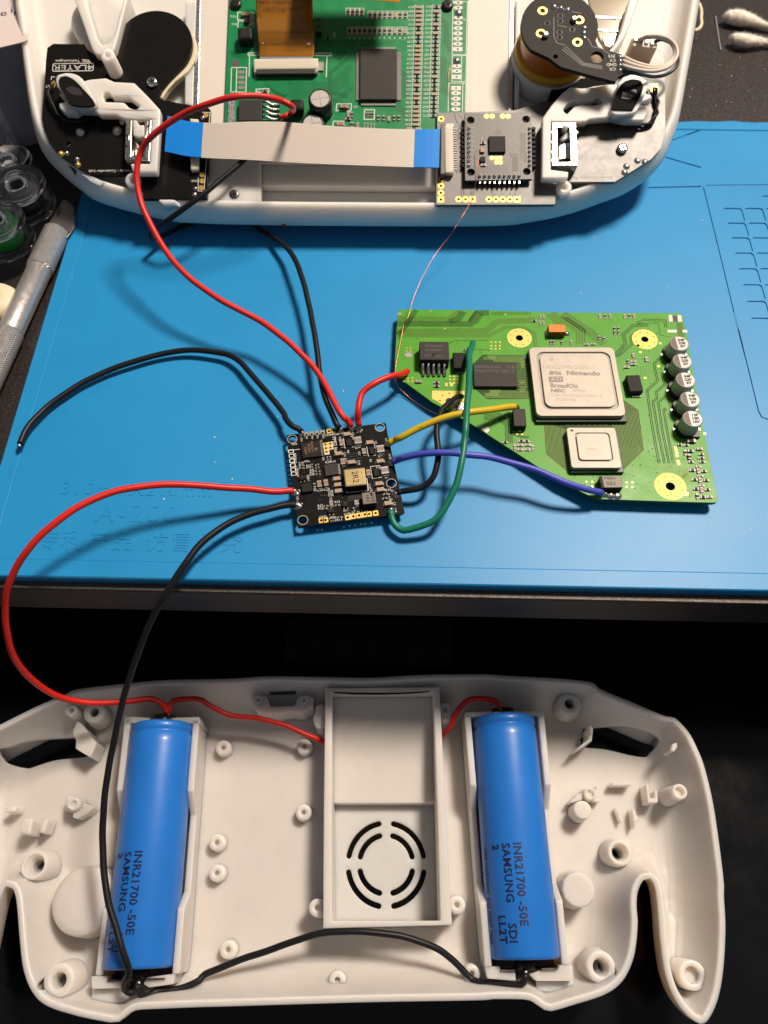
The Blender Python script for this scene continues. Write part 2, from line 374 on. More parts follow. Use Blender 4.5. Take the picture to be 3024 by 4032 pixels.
# ------------------------------------------------------------------ bottom shell half on the lower shelf
ZR, ZF, ZG = -56.0, -73.5, -79.0
B = lambda *s: mk(*s, h=ZR)
raw = B(('M',(1480,1248),(1420,1243),(1340,1170),(1275,1060),(1235,930),(1210,750),(1195,560),(1178,440),(1150,392),(1110,400),(1075,470),(1068,560),(1075,640),(1068,760),(1045,880),(985,1000),(880,1080),(700,1140),(560,1180),(520,1172),(455,1128),(400,1110),(200,1108)),
        ('K',(1659,745),(1000,757),(300,778)),('I',(1450,1228),(1150,1240),(990,1250),(930,1280),(860,1335),(800,1340),(550,1290),(330,1215),(225,1110),(165,950),(140,750),(125,560),(110,430),(85,365),(40,350),(0,420),(-40,560),(-90,800),(-150,1020),(-240,1200),(-330,1290),(-420,1240),(-480,1000),(-490,600),(-440,0)),
        ('H',(-420,900),(-330,700),(-200,570),(-60,490),(0,462),(250,338),(470,243),(560,207),(900,166),(1200,140),(1659,130)),('J',(400,92),(700,96),(1000,100),(1300,84),(1659,80)),
        ('L',(400,12),(700,28),(880,50),(912,82),(1100,160),(1270,232),(1325,243),(1400,320),(1450,415),(1490,520),(1540,740),(1590,1106)),('M',(1588,500),(1597,700),(1582,950),(1545,1130)))
if area2(raw) < 0: raw = raw[::-1]
outl = spline(raw, 1.2, True)
OP = np.array(outl)
def dist_np(P):
    A = OP; Bq = np.roll(OP, -1, 0); d = np.full(len(P), 1e9); AB = Bq-A; L2 = (AB**2).sum(1)+1e-9
    for a, ab, l2 in zip(A, AB, L2):
        t = np.clip(((P-a)@ab)/l2, 0, 1); q = a+t[:,None]*ab; d = np.minimum(d, ((P-q)**2).sum(1))
    return np.sqrt(d)
def inside_np(P, poly):
    x, y = P[:,0], P[:,1]; r = np.zeros(len(P), bool); Q = np.array(poly)
    for (x1,y1), (x2,y2) in zip(Q, np.roll(Q,-1,0)):
        c = ((y1 > y) != (y2 > y)); xi = (x2-x1)*(y-y1)/((y2-y1) if y2 != y1 else 1e-9)+x1; r ^= c & (x < xi)
    return r
gripc = [np.array(GR.pt('M',1400,700,ZG)), np.array(GR.pt('I',-220,700,ZG))]
def shell_z(P, d):
    t = np.clip((d-1.7)/13.0, 0, 1)
    fl = np.full(len(P), ZF)
    for g in gripc:
        gg = ((P[:,0]-g[0])/20)**2+((P[:,1]-g[1])/55)**2
        fl = fl-(ZF-ZG)*np.exp(-gg*1.4)
    f = (1-t)**2.9
    z = fl+(ZR-fl)*f
    lip = np.clip(d/1.7, 0, 1); z = np.where(d < 1.7, ZR-.35*(1-lip)**2-.1, z)
    # the far wall of the shell is a broad sloping band
    return z
hz = lambda r, h, *p: mk((r,*p), h=h)
slot_r = spline(mk(('L',(868,258),(960,254),(1080,262),(1200,298),(1280,338),(1262,385),(1238,414),(1150,405),(1000,372),(858,358),(862,330),(858,318),(870,296)), h=ZR-4), 1.5, True)
slot_l = spline(mk(('H',(-60,618),(0,603),(150,548),(320,515),(525,500),(528,540),(548,575),(545,640),(300,668),(160,705),(80,730),(20,722),(-70,690)), h=ZR-4), 1.5, True)
vent = mk(('J',(385,166),(540,163),(548,172),(540,178),(390,180),(378,173)), h=ZR-3)
fanc = GR.pt('J',1087,1208,ZF+1)
fan_poly = [GR.pt('J',760,850,ZF), GR.pt('J',1420,850,ZF), GR.pt('J',1440,1560,ZF), GR.pt('J',755,1560,ZF)]
HOLES = [slot_r, slot_l, vent, fan_poly]
for r, x, y, rad, h in (('H',682,376,1.55,-66),('L',752,166,1.7,-66),('I',290,198,1.5,-72),('I',432,1032,1.75,-70),('L',1024,977,1.7,-70),('M',855,918,1.85,-70)):
    HOLES.append(circ(GR.pt(r,x,y,h), rad, 14))
cand = []
nrm = np.array(inset(outl, 1.0))-OP
for off in (.5, 1.2, 1.7, 1.95, 2.3, 2.8, 3.4, 4.2, 5.2, 6.5, 8.0, 10.0):
    q = OP+nrm*off; dd = dist_np(q); ok = (dd > off-.08) & inside_np(q, outl); cand.append(q[ok])
x0, y0 = OP.min(0); x1, y1 = OP.max(0)
gx, gy = np.meshgrid(np.arange(x0,x1,2.2), np.arange(y0,y1,2.2)); g = np.stack([gx.ravel(), gy.ravel()], 1)+np.random.RandomState(1).uniform(-.2,.2,(gx.size,2))
g = g[inside_np(g, outl)]; g = g[dist_np(g) > 11.2]; cand.append(g)
C_ = np.concatenate(cand)
for h in HOLES:
    C_ = C_[~inside_np(C_, h)]
vs = [Vector(p) for p in outl]; ed = [(i,(i+1)%len(outl)) for i in range(len(outl))]
for h in HOLES:
    o = len(vs); vs += [Vector(p) for p in h]; ed += [(o+i, o+(i+1)%len(h)) for i in range(len(h))]
vs += [Vector(p) for p in C_]
ov, oe, of, *_ = delaunay_2d_cdt(vs, ed, [], 0, 1e-4)
ov = np.array([tuple(p) for p in ov]); cen = np.array([ov[list(f)].mean(0) for f in of]); keep = inside_np(cen, outl)
for h in HOLES: keep &= ~inside_np(cen, h)
faces = [tuple(f) for f, k in zip(of, keep) if k]
dd = dist_np(ov); zz = shell_z(ov, dd)
def flz(p):
    q = np.array([p]); return float(shell_z(q, dist_np(q))[0])
mb = MB(); mb.add([(x,y,z) for (x,y), z in zip(ov, zz)], faces, 0, True)
rings = []
for off, z in ((0,ZR-.45),(.05,ZR-2.2),(.3,ZR-6),(1.2,ZR-11),(3.0,ZR-15.5),(5.5,ZF-2.2)):
    q = [(x,y) for x,y in (OP+nrm*off)]; rings.append([(x,y,min(z, ZR-.4)) for x,y in q])
mb.loft(rings[::-1], 0, True)
for h in HOLES:
    n = len(h); z = shell_z(np.array(h), dist_np(np.array(h)))
    mb.add([(x,y,k) for (x,y),k in zip(h,z)]+[(x,y,k-2.0) for (x,y),k in zip(h,z)], [(i,(i+1)%n,n+(i+1)%n,n+i) for i in range(n)])
bshell = thing('bottom_shell', 'white resin bottom shell half of a handheld with fan duct, battery bays and two grips', 'shell', (0,25,SHELF))
body = mb.build('shell_body', 'resin', bshell)
mb = MB()                                           # feet so that the body rests on the shelf
mb.box((-42,40), (24,50), SHELF, ZF-1.2); mb.build('underside_foot', 'resin', bshell)
# fan plate with its eight curved slots
def arc_slot(c, r, wd, a0, a1, n=9):
    o = [(c[0]+(r+wd/2)*math.cos(R(a0+(a1-a0)*i/n)), c[1]+(r+wd/2)*math.sin(R(a0+(a1-a0)*i/n))) for i in range(n+1)]
    def cap(a, s):
        cx, cy = c[0]+r*math.cos(R(a)), c[1]+r*math.sin(R(a))
        return [(cx+wd/2*math.cos(R(a)+s*k*math.pi/4), cy+wd/2*math.sin(R(a)+s*k*math.pi/4)) for k in (1,2,3)]
    o += cap(a1, 1)
    o += [(c[0]+(r-wd/2)*math.cos(R(a1+(a0-a1)*i/n)), c[1]+(r-wd/2)*math.sin(R(a1+(a0-a1)*i/n))) for i in range(n+1)]
    o += [(2*0+p[0], p[1]) for p in cap(a0, -1)[::-1]]
    return o
sl = []
for q in range(4):
    sl.append(arc_slot(fanc, 12.6, 1.75, 90*q+11, 90*q+79)); sl.append(arc_slot(fanc, 8.85, 1.75, 90*q+14, 90*q+76))
mb = MB(); mb.prism([(p[0]+dx,p[1]+dy) for p,dx,dy in zip(fan_poly,(-1,1,1,-1),(1,1,-1,-1))], ZF-1.6, ZF-.05, holes=sl); mb.build('fan_grille', 'resin', bshell, bevel=.2)
# duct: four walls, a ledge and the sloping duct floor
DW = -57.5
q = lambda r,*p: mk((r,*p), h=DW)
mb = MB()
mb.prism(q('J',(725,165),(1402,158),(1416,400),(1440,900),(1478,1572),(712,1592),(716,900)), -74, DW, holes=[q('J',(765,192),(1366,190),(1392,900),(1410,1546),(766,1546),(764,1000))])
mb.build('duct_wall', 'resin', bshell, bevel=.3)
mb = MB()
up = [GR.pt('J',765,192,-62), GR.pt('J',1366,190,-62)]; lw = [GR.pt('J',766,845,-68.5), GR.pt('J',1388,845,-68.5)]
n = 14; vs_ = []
for i in range(n+1):
    t = i/n; z = -63.5+(-68.8+63.5)*(1-(1-t)**1.8)
    for k in (0,1):
        a = GR.pt('J',(765,1366)[k]+(1,22)[k]*t, 191+655*t, z); vs_.append((a[0]+(-1 if k == 0 else 1), a[1], z))
mb.add(vs_, [(2*i,2*i+2,2*i+3,2*i+1) for i in range(n)], 0, True)
b_ = vs_[-2:]
mb.add([b_[0], b_[1], (b_[1][0],b_[1][1]-.3,ZF-.3), (b_[0][0],b_[0][1]-.3,ZF-.3)], [(0,3,2,1)])
mb.build('duct_floor', 'resin', bshell)
mb = MB(); mb.prism(q('J',(775,187),(900,192),(1060,193),(1220,190),(1345,182),(1345,188),(1220,198),(1060,203),(900,202),(775,194)), DW-.5, DW+.03); mb.build('outlet_gap', 'hole_dark', bshell)
# screw bosses
def boss(r, x, y, zt, ro, ri, depth=2.2, mname='resin', z0=None, taper=1.12):
    c = GR.pt(r, x, y, zt); z0 = (flz(c)-.6) if z0 is None else z0
    m_ = MB(); m_.lathe(c, [(ro*taper,z0),(ro,zt-.25),(ro-.25,zt),(ri+.12,zt),(ri,zt-.15),(ri,zt-depth)], 22, cap0=False, cap1=True)
    return m_.build('screw_boss', mname, bshell)
for r,x,y in (('J',118,518),('J',600,510),('J',595,902),('J',80,1082),('J',80,1263),('J',676,1470),('J',1508,1452),('K',272,470),('K',868,636)):
    boss(r,x,y,-69.2 if (x,y) not in ((676,1470),(1508,1452)) else -62.5, 2.55, .85) if y != 636 else boss(r,x,y,-64.5,2.5,.85)
boss('K',1602,600,-63.5,2.4,.8); boss('J',1438,292,-62,2.3,.8); boss('H',515,365,-60,1.9,1.0)
for r,x,y,zt,ro,ri in (('H',682,376,-62.5,3.6,1.6),('I',245,195,-61.5,4.2,3.2),('I',425,1035,-58.5,4.4,2.2),('L',1025,977,-64.5,3.9,2.6),('M',855,917,-59.5,4.3,2.4),('L',752,166,-62,3.9,1.75)):
    c = GR.pt(r,x,y,zt); m_ = MB(); z0 = flz(c)-.5
    m_.lathe(c, [(ro*1.22,z0),(ro,zt-.3),(ro-.3,zt),(ri+.2,zt),(ri,zt-.3),(max(1.8,ri*.75),zt-4.0),(1.75,zt-4.2)], 26, cap0=False, cap1=False)
    m_.build('screw_boss', 'resin', bshell)
    m_ = MB(); m_.disc((c[0],c[1]), 1.8, max(z0-1.4, SHELF+.5), 14); m_.build('screw_hole', 'hole_dark', bshell)
    m_ = MB(); m_.lathe(c, [(1.75,zt-4.2),(1.75,z0-1.4)], 14, cap0=False, cap1=False); m_.build('hole_wall', 'resin', bshell)
boss('M',1400,965,-62,4.0,2.4,3,z0=-80); boss('L',1352,645,-60.5,2.4,1.5,2,taper=1.3); boss('L',865,655,-65.5,2.0,1.3,1.6); boss('H',530,1040,-65,2.0,1.2,1.6)
for nm, r,x,y,zt,ro,n,ms in (('locating_peg','M',722,455,-62,5.1,12,'resin'),('locating_peg','L',822,745,-64.5,2.9,24,'resin')):
    c = GR.pt(r,x,y,zt); m_ = MB(); m_.lathe(c, [(ro*1.1,flz(c)-.5),(ro,zt-.3),(ro-.3,zt)], n, smooth=n>12); m_.build(nm, ms, bshell)
c = GR.pt('I',600,455,-61); m_ = MB(); m_.lathe(c, [(10.6,flz(c)-1),(10.1,-66),(9.8,-62.5),(9.2,-61.4),(7.5,-60.9),(4,-60.6)], 40); m_.build('domed_pad', 'resin', bshell)
# clips and ribs
def slab(nm, r, zt, z0, *p, bev=.25, ms='resin'):
    if nm in ('clip','rib'): zt, bev = zt-1.5, .55
    m_ = MB(); m_.prism(mk((r,*p), h=zt), z0, zt); return m_.build(nm, ms, bshell, bevel=bev)
slab('clip','H',-64,-75,(160,1150),(240,1148),(215,1265),(135,1255)); slab('clip','H',-65,-75,(310,1150),(350,1155),(320,1255),(280,1250))
slab('clip','H',-67,-75,(40,1060),(120,1055),(110,1100),(35,1105)); slab('clip','H',-66.5,-75,(480,985),(530,990),(620,1040),(690,1065),(640,1110),(560,1150),(525,1140),(530,1100),(470,1090))
slab('rib','L',-67,-76,(978,596),(1096,594),(1095,610),(980,612)); slab('clip','L',-66,-76,(1166,605),(1180,603),(1192,682),(1212,680),(1214,638),(1230,637),(1234,706),(1178,708))
slab('clip','L',-68,-76,(898,610),(910,612),(906,680),(920,686),(918,702),(868,700),(880,685)); slab('rib','L',-68,-78,(1090,735),(1105,745),(1120,780),(1135,800),(1112,815),(1105,850),(1095,800)); slab('rib','L',-69,-78,(1000,730),(1012,735),(1040,810),(1030,815))
slab('clip','L',-66,-76,(745,705),(800,655),(830,650),(820,690),(770,705)); slab('bracket','L',-63.5,-76,(780,418),(850,362),(866,330),(856,300),(862,282),(880,300),(872,370),(800,415))
slab('bracket','H',-64,-75,(528,510),(560,440),(590,460),(700,600),(655,705),(548,640),(550,575),(530,545)); 
slab('bracket','J',-61.5,-75,(280,225),(330,205),(375,215),(400,275),(545,270),(565,215),(620,205),(655,225),(650,280),(590,310),(500,305),(440,318),(370,318),(310,295))
for x in (328,600): boss('J',x,236,-60.5,1.5,.6,1.2,z0=-62,taper=1.0)
slab('clip','J',-60.5,-75,(670,265),(715,258),(724,300),(724,390),(700,412),(665,395),(650,345),(665,310))
slab('clip','J',-61.5,-75,(1400,260),(1440,250),(1480,290),(1470,360),(1425,385),(1405,330))
slab('corner_rib','L',-58,-66,(1310,385),(1335,378),(1338,405),(1318,430),(1300,420)); 
# battery bays
def bay(side):
    ZT, ZL = -59.5, -66.5
    t = {}
    if side == 'l':
        oa, ob = GR.pt('H',905,420,ZT), GR.pt('I',690,1000,ZT); pa, pb = GR.pt('H',1445,430,ZT), GR.pt('I',1300,985,ZT)
    else:
        oa, ob = GR.pt('L',178,225,ZT), GR.pt('M',165,920,ZT); pa, pb = GR.pt('L',612,225,ZT), GR.pt('M',665,905,ZT)
    cx = lambda p, q_, k: (p[0]+(q_[0]-p[0])*k, p[1]+(q_[1]-p[1])*k)
    for (A_, B_, sgn) in ((oa,ob,1),(pa,pb,-1)):
        m_ = MB(); prof = [(0,ZT),(.31,ZT),(.40,ZL),(.70,ZL),(.77,ZT),(1,ZT)]; v_ = []
        dx = Vector((B_[0]-A_[0],B_[1]-A_[1])).normalized(); nn = (-dx.y*2.1*sgn, dx.x*2.1*sgn)
        for k, z in prof:
            p_ = cx(A_,B_,k); v_ += [(p_[0],p_[1],z),(p_[0]+nn[0],p_[1]+nn[1],z),(p_[0],p_[1],-76),(p_[0]+nn[0],p_[1]+nn[1],-76)]
        f_ = []
        for i in range(len(prof)-1):
            a = 4*i; f_ += [(a,a+1,a+5,a+4),(a,a+4,a+6,a+2),(a+1,a+3,a+7,a+5)]
        f_ += [(0,2,3,1),(4*len(prof)-4,4*len(prof)-3,4*len(prof)-1,4*len(prof)-2)]
        m_.add(v_, f_); m_.build('bay_wall','resin',bshell,bevel=.3)
    return oa, ob, pa, pb
BL, BR = bay('l'), bay('r')
slab('bay_end','H',-59.5,-76,(905,405),(1095,418),(1098,448),(900,460)); slab('bay_end','H',-59.5,-76,(1240,418),(1445,410),(1452,460),(1240,450))
slab('bay_end','I',-59.5,-76,(660,1005),(775,1000),(775,1032),(890,1030),(890,1090),(665,1095)); slab('bay_end','I',-59.5,-76,(1065,1012),(1270,985),(1255,1060),(1080,1085),(1040,1060))
slab('bay_end','I',-63,-76,(668,1095),(900,1085),(930,1120),(940,1185),(800,1200),(662,1192))
slab('bay_end','L',-59.5,-76,(180,215),(330,208),(330,232),(180,240)); slab('bay_end','L',-59.5,-76,(465,208),(610,205),(612,235),(465,232))
slab('bay_end','M',-59.5,-76,(165,915),(256,912),(258,945),(345,950),(350,1000),(180,985)); slab('bay_end','M',-59.5,-76,(500,935),(600,930),(605,905),(685,905),(690,970),(690,1000),(470,1000),(430,960))
slab('bay_end','M',-63,-76,(470,1000),(690,1000),(685,1050),(560,1065),(470,1060))
# metal contacts
def contact(*q_, zt=-58.5):
    r = q_[0]; m_ = MB(); m_.prism(mk((r,*q_[1:]), h=zt), zt-8, zt); return m_.build('contact_plate', 'dark_steel', bshell, bevel=.1)
contact('I',(775,1028),(905,1030),(905,1042),(775,1044)); contact('I',(1060,1018),(1195,1016),(1195,1028),(1062,1036))
contact('M',(258,932),(345,932),(345,944),(258,944)); contact('M',(500,924),(596,922),(596,936),(500,938))
contact('H',(1090,420),(1250,420),(1250,434),(1090,434)); contact('L',(335,210),(460,208),(460,220),(335,222))

# ------------------------------------------------------------------ batteries
def battery(a, b, label, grp, dirty):
    a, b = Vector((*a,-62.2)), Vector((*b,-62.2)); Rr = 10.65; ax = (b-a); Ln = ax.length; ax.normalize(); sd = Vector((0,0,1)).cross(ax).normalized(); upv = ax.cross(sd)
    if upv.z < 0: sd, upv = -sd, -upv
    root = thing('battery', label, 'battery', tuple((a+b)/2-Vector((0,0,Rr))), group=grp)
    def P_(l, ang, r): return tuple(a+ax*l+sd*(r*math.sin(ang))+upv*(r*math.cos(ang)))
    m_ = MB(); n = 48
    prof = [(0,Rr-2.2),(0,Rr-1.0),(.35,Rr-.35),(.9,Rr),(2.6,Rr),(3.1,Rr-.45),(3.6,Rr-.45),(4.1,Rr),(7,Rr),(Ln-1,Rr),(Ln-.3,Rr-.3),(Ln,Rr-.9),(Ln,Rr-1.6)]
    m_.loft([[P_(l, 2*math.pi*i/n, r) for i in range(n)] for l, r in prof]); m_.build('wrapper', 'bat_blue', root)
    m_ = MB(); m_.add([P_(.15, 2*math.pi*i/n, Rr-2.1) for i in range(n)], [tuple(range(n))]); m_.build('end_cap', 'dark_steel', root)
    m_ = MB(); m_.add([P_(Ln-.1, 2*math.pi*i/n, Rr-1.5) for i in range(n)], [tuple(range(n))[::-1]]); m_.build('end_cap', 'dark_steel', root)
    m_ = MB(); m_.tube([P_(-3.2,0,0), P_(.2,0,0)], 4.0, 20); m_.build('positive_terminal', 'black_steel', root)
    m_ = MB(); m_.tube([P_(Ln-.1,0,0), P_(Ln+3.0,0,0)], 3.4, 20); m_.build('negative_terminal', 'black_steel', root)
    def wrap(s, l0, ang0, size, mname, sp=1.0):     # printed along the can, tops of the letters to one side
        v, f = textmesh(s, size, 0, sp, .07); x0 = min(p[0] for p in v); mm2 = MB()
        mm2.add([P_(l0+(x-x0), ang0+sgn*y/Rr, Rr+.11) for x, y, h in v], f); mm2.build('printed_text', mname, root)
    sgn = 1 if sd.x > 0 else -1
    o = math.radians
    wrap('INR21700 -50E', 40.2, sgn*o(-9+4), 2.5, 'ink_navy', 1.06); wrap('SAMSUNG', 40.2, sgn*o(-29+5), 2.5, 'ink_navy', 1.06); wrap('SDI', 62.0, sgn*o(-29+5), 2.5, 'ink_navy', 1.06)
    wrap('2', 40.4, sgn*o(-48+5), 2.5, 'ink_navy'); wrap('LL2T', 60.0, sgn*o(-46+5), 2.5, 'ink_navy', 1.06); wrap('FIRE HAZARD! DO NOT FOR', 41.0, sgn*o(-70), 1.5, 'ink_grey', 1.0)
    return root
battery(GR.pt('H',1187,475,-62.2), GR.pt('I',1010,945,-62.2), 'blue cylindrical battery cell, brightly lit top end, beside the domed cream pad', 'battery cells in the shell', 0)
battery(GR.pt('L',390,250,-62.2), GR.pt('M',400,868,-62.2), 'blue cylindrical battery cell, top end in shadow, beside the round white pegs', 'battery cells in the shell', 1)
# ------------------------------------------------------------------ helpers for boards
def quad(fr, r, h, p):                              # corners TL, TR, BR, BL in the photograph -> centre, size, turn
    q_ = [Vector(fr.pt(r,x,y,h)) for x, y in p]; c = sum(q_, Vector((0,0)))/4
    w_ = ((q_[1]-q_[0]).length+(q_[2]-q_[3]).length)/2; l_ = ((q_[3]-q_[0]).length+(q_[2]-q_[1]).length)/2
    d = (q_[1]-q_[0])+(q_[2]-q_[3]); return (c.x,c.y), w_, l_, math.atan2(d.y,d.x)
_smd = {}
KIND = dict(tan=('mlcc_tan','smd_end'), brown=('mlcc_brown','smd_end'), grey=('mlcc_grey','smd_end'), res=('chip_black','smd_end'), black=('chip_black','chip_black'), coil=('mlcc_grey','tin'))
SNAME = dict(tan='ceramic_capacitor', brown='ceramic_capacitor', grey='ceramic_capacitor', res='chip_resistor', black='transistor', coil='chip_inductor')
def smd(par, fr, r, x, y, base, L_, W_, H_, kind, rot=0.0, name=None):
    k = (L_,W_,H_,kind)
    if k not in _smd:
        m_ = MB(); e = L_*.24
        if kind == 'black':
            m_.box((0,0),(L_,W_),.1,H_,m=0,top=.92)
            for sx in (-1,1):
                for j in ((-1,1) if sx < 0 else (0,)): m_.box((j*L_*.3, sx*(W_/2+.18)), (L_*.2,.5), 0, H_*.35, m=1)
        else:
            m_.box((0,0),(L_-2*e,W_*.97),.02,H_*.97,m=0)
            for sx in (-1,1): m_.box((sx*(L_/2-e/2),0),(e,W_),0,H_,m=1)
            for sx in (-1,1): m_.box((sx*(L_/2+.2),0),(.5,W_*.9),0,H_*.35,m=2,top=.7)
        a, b = KIND[kind]; _smd[k] = m_.mesh('smd', [MATS and a, 'tin' if kind == 'black' else b, 'smd_end'])
    c = fr.pt(r, x, y, base+H_)
    return put(name or SNAME[kind], _smd[k], par, fr, at=(c[0],c[1],base,rot))
_blob = {}
def blob(par, fr, r, x, y, base, rx, h, name='solder_joint', ms='solder'):
    k = (rx,h,ms)
    if k not in _blob:
        m_ = MB(); m_.lathe((0,0),[(rx*1.15,0),(rx,h*.3),(rx*.72,h*.7),(rx*.35,h*.95),(.02,h)],10,cap0=False); _blob[k] = m_.mesh('blob',[ms])
    c = fr.pt(r,x,y,base+h*.5); return put(name, _blob[k], par, fr, at=(c[0],c[1],base,random.random()*6))
_pad = {}
def pad(par, fr, r, x, y, z, rx, ry=None, ms='gold', hole=0.0, name='solder_pad', rot=0.0, sq=False):
    k = (rx,ry,ms,hole,sq)
    if k not in _pad:
        m_ = MB(); o = rrect((0,0),2*rx,2*(ry or rx),min(rx,ry or rx)*.12) if sq else circ((0,0),rx,18,ry=ry)
        m_.prism(o, 0, .05, holes=[circ((0,0),hole,12)] if hole else []); mats = [ms]
        if hole: m_.disc((0,0), hole*1.02, .012, 12, m=1); mats.append('hole_dark')
        _pad[k] = m_.mesh('pad', mats)
    c = fr.pt(r,x,y,z); return put(name, _pad[k], par, fr, at=(c[0],c[1],z,rot))
def chip(par, fr, r, base, H_, p, ms, name='chip', bevel=.12, z0=.05, side=None):
    c, w_, l_, a = quad(fr, r, base+H_, p); m_ = MB(); m_.box((0,0),(w_,l_),z0,H_,m=0)
    if side: m_.mi = [0 if i == 1 else 1 for i in range(6)]
    me = m_.mesh(name, [ms]+([side] if side else [])); return put(name, me, par, fr, bevel, at=(c[0],c[1],base,a)), c, w_, l_, a
def lett(par, fr, items, z, ms, name='printed_text', bold=0.0):          # items: (text, region, x, y, cap height, turn in degrees)
    for it in items:
        m_ = MB(); addtext(m_, it[0], fr.pt(it[1],it[2],it[3],z), z, it[4], R(it[5]), sx=it[6] if len(it) > 6 else 1.0, bold=bold); m_.build(name, ms, par, fr)
def bundle(m_, pts, n, pitch, wd, z, m=0):
    P = [Vector(p) for p in pts]
    for k in range(n):
        off = (k-(n-1)/2)*pitch; o = []
        for i in range(len(P)):
            d1 = (P[i]-P[i-1]).normalized() if i else (P[1]-P[0]).normalized(); d2 = (P[i+1]-P[i]).normalized() if i < len(P)-1 else d1
            nn = Vector((-(d1+d2).y,(d1+d2).x)).normalized(); o.append(tuple(P[i]+nn*off/max(.5,nn.dot(Vector((-d1.y,d1.x))))))
        m_.ribbon(o, wd*(1.35 if n > 1 and wd < .6*pitch else 1), z, m)

# ------------------------------------------------------------------ cut-down console main board (green)
WZ = 4.3
wii = thing('main_board', 'trimmed light green circuit board with two silver capped chips and five round capacitors', 'circuit board', (*GR.pt('G',600,700,0),0))
wo = mk(('F',(158,105),(175,92),(900,96)),('G',(400,98),(1320,103),(1342,120),(1365,215),(1475,850)),('BB',(1040,1985),(1025,2010),(990,2018)),('G',(1200,1550),(700,1532),(640,1515),(400,1395)),('F',(1200,1390),(830,1152),(640,1042),(480,958),(190,745),(128,700),(130,560)), h=WZ)
WH = [(GR.pt('F',1292,358,WZ),1.25),(GR.pt('G',1052,305,WZ),1.25),(GR.pt('G',1248,1435,WZ),1.45),(GR.pt('G',1000,352,WZ),.5)]
mb = MB(); mb.prism(wo, WZ-1.3, WZ, holes=[circ(c,r_,16) for c, r_ in WH], m=0, mside=1); mb.build('board','%s' % 'wii_green' and ['wii_green','wii_edge'], wii, bevel=.08)
for (r,x,y,ro,k) in (('F',1292,358,4.15,0),('G',1052,305,4.3,1),('G',1248,1435,4.75,2)):
    c = GR.pt(r,x,y,WZ); mb = MB(); hs = [circ(c,WH[k][1],16)]+([circ(WH[3][0],.52,10)] if k == 1 else [])
    mb.prism(circ(c,ro,36), WZ-.05, WZ+.06, holes=hs); g = mb.build('grounding_pad','gold_pad',wii)
    for i in range(8):
        a = R(45*i+20); mb = MB(); mb.disc((c[0]+ro*.76*math.cos(a),c[1]+ro*.76*math.sin(a)),.24,WZ+.07,8); mb.build('via','ink_brown',g)
mb = MB(); mb.prism(mk(('F',(478,850),(780,852),(780,1038),(740,1038),(668,1030),(640,1005),(600,1000),(520,945),(476,925)),h=WZ), WZ-.05, WZ+.06); mb.build('grounding_pad','gold_pad',wii)
for x,y in ((575,893),(637,872),(700,888),(550,942)): pad(wii,GR,'F',x,y,WZ+.07,.26,ms='ink_brown',name='via')
mb = MB(); mb.disc(GR.pt('F',640,948,WZ),1.25,WZ+.08,14); mb.build('screw_hole','hole_dark',wii)
mb = MB(); mb.prism(mk(('F',(668,1028),(690,990),(725,965),(775,960),(778,1034)),h=WZ), WZ, WZ+.2); mb.build('solder_patch','solder',wii,bevel=.08)
# copper runs under the mask
t1, t2, t3 = MB(), MB(), MB()
Wp = lambda r,*p: mk((r,*p), h=WZ)
bundle(t1, Wp('F',(150,178),(640,180),(735,105)), 5, .42, .26, WZ+.012); bundle(t2, Wp('F',(148,225),(290,225),(830,228),(905,125),(1010,122)), 7, .36, .16, WZ+.012)
bundle(t1, Wp('F',(142,298),(975,292),(1090,205),(1440,190)), 7, .36, .22, WZ+.012); bundle(t1, Wp('F',(140,355),(240,335),(1000,338),(1170,255),(1330,262),(1430,315),(1440,440)), 3, .5, .22, WZ+.012)
bundle(t2, Wp('F',(150,330),(200,290),(330,95)), 4, .45, .2, WZ+.012); bundle(t2, Wp('F',(640,205),(720,180),(770,110)), 8, .3, .14, WZ+.016); bundle(t2, Wp('F',(850,215),(920,120)), 9, .4, .16, WZ+.016)
for i in range(34): t2.ribbon(Wp('F',(1030+i*11,112),(1030+i*11,145)), .14, WZ+.014)
bundle(t1, Wp('G',(330,105),(380,160),(450,165),(560,240),(560,340)), 4, .9, .55, WZ+.012); bundle(t1, Wp('G',(420,108),(500,165),(620,240),(740,340)), 8, .42, .26, WZ+.012)
bundle(t2, Wp('G',(1080,195),(960,200),(885,270),(905,340),(820,430)), 3, .5, .18, WZ+.012); bundle(t2, Wp('G',(1000,230),(940,290),(950,345),(840,440)), 2, .5, .18, WZ+.012)
bundle(t2, Wp('G',(990,180),(1050,155),(1205,160),(1215,215)), 2, .7, .2, WZ+.012); bundle(t2, Wp('G',(990,185),(1155,178),(1170,270),(1250,290)), 1, .7, .2, WZ+.012)
ram = Wp('F',(860,600),(950,513),(1385,520),(1385,925),(990,930),(880,835)); t2.prism(ram, WZ-.2, WZ+.01)
for k in range(9): t3.ribbon(Wp('F',(985+9*k,522+7*k),(1350,528+7*k)), .12, WZ+.02); t3.ribbon(Wp('F',(960+8*k,915-8*k),(1385,918-8*k)), .12, WZ+.02)
for k in range(14): t3.ribbon(Wp('F',(1262,600+16*k),(1385,600+16*k)), .12, WZ+.022)
random.seed(3)
for (x0_,y0_,n_,dx) in ((950,545,9,14),(1300,590,4,12),(1300,620,4,12),(1285,770,5,13),(960,885,12,12),(1010,855,9,12),(1300,830,5,12),(1290,850,5,12)):
    z_ = [(x0_+dx*i, y0_+(12 if i%2 else -12)) for i in range(n_) for _ in (0,)]
    zz_ = []
    for i,(x,y) in enumerate(z_): zz_ += [(x,y),(x+dx*.8,y)]
    t3.ribbon(Wp('F',*zz_), .16, WZ+.024)
octo = [(275,940),(290,1185),(462,1328),(870,1328),(1045,1155),(1003,848),(890,770)]
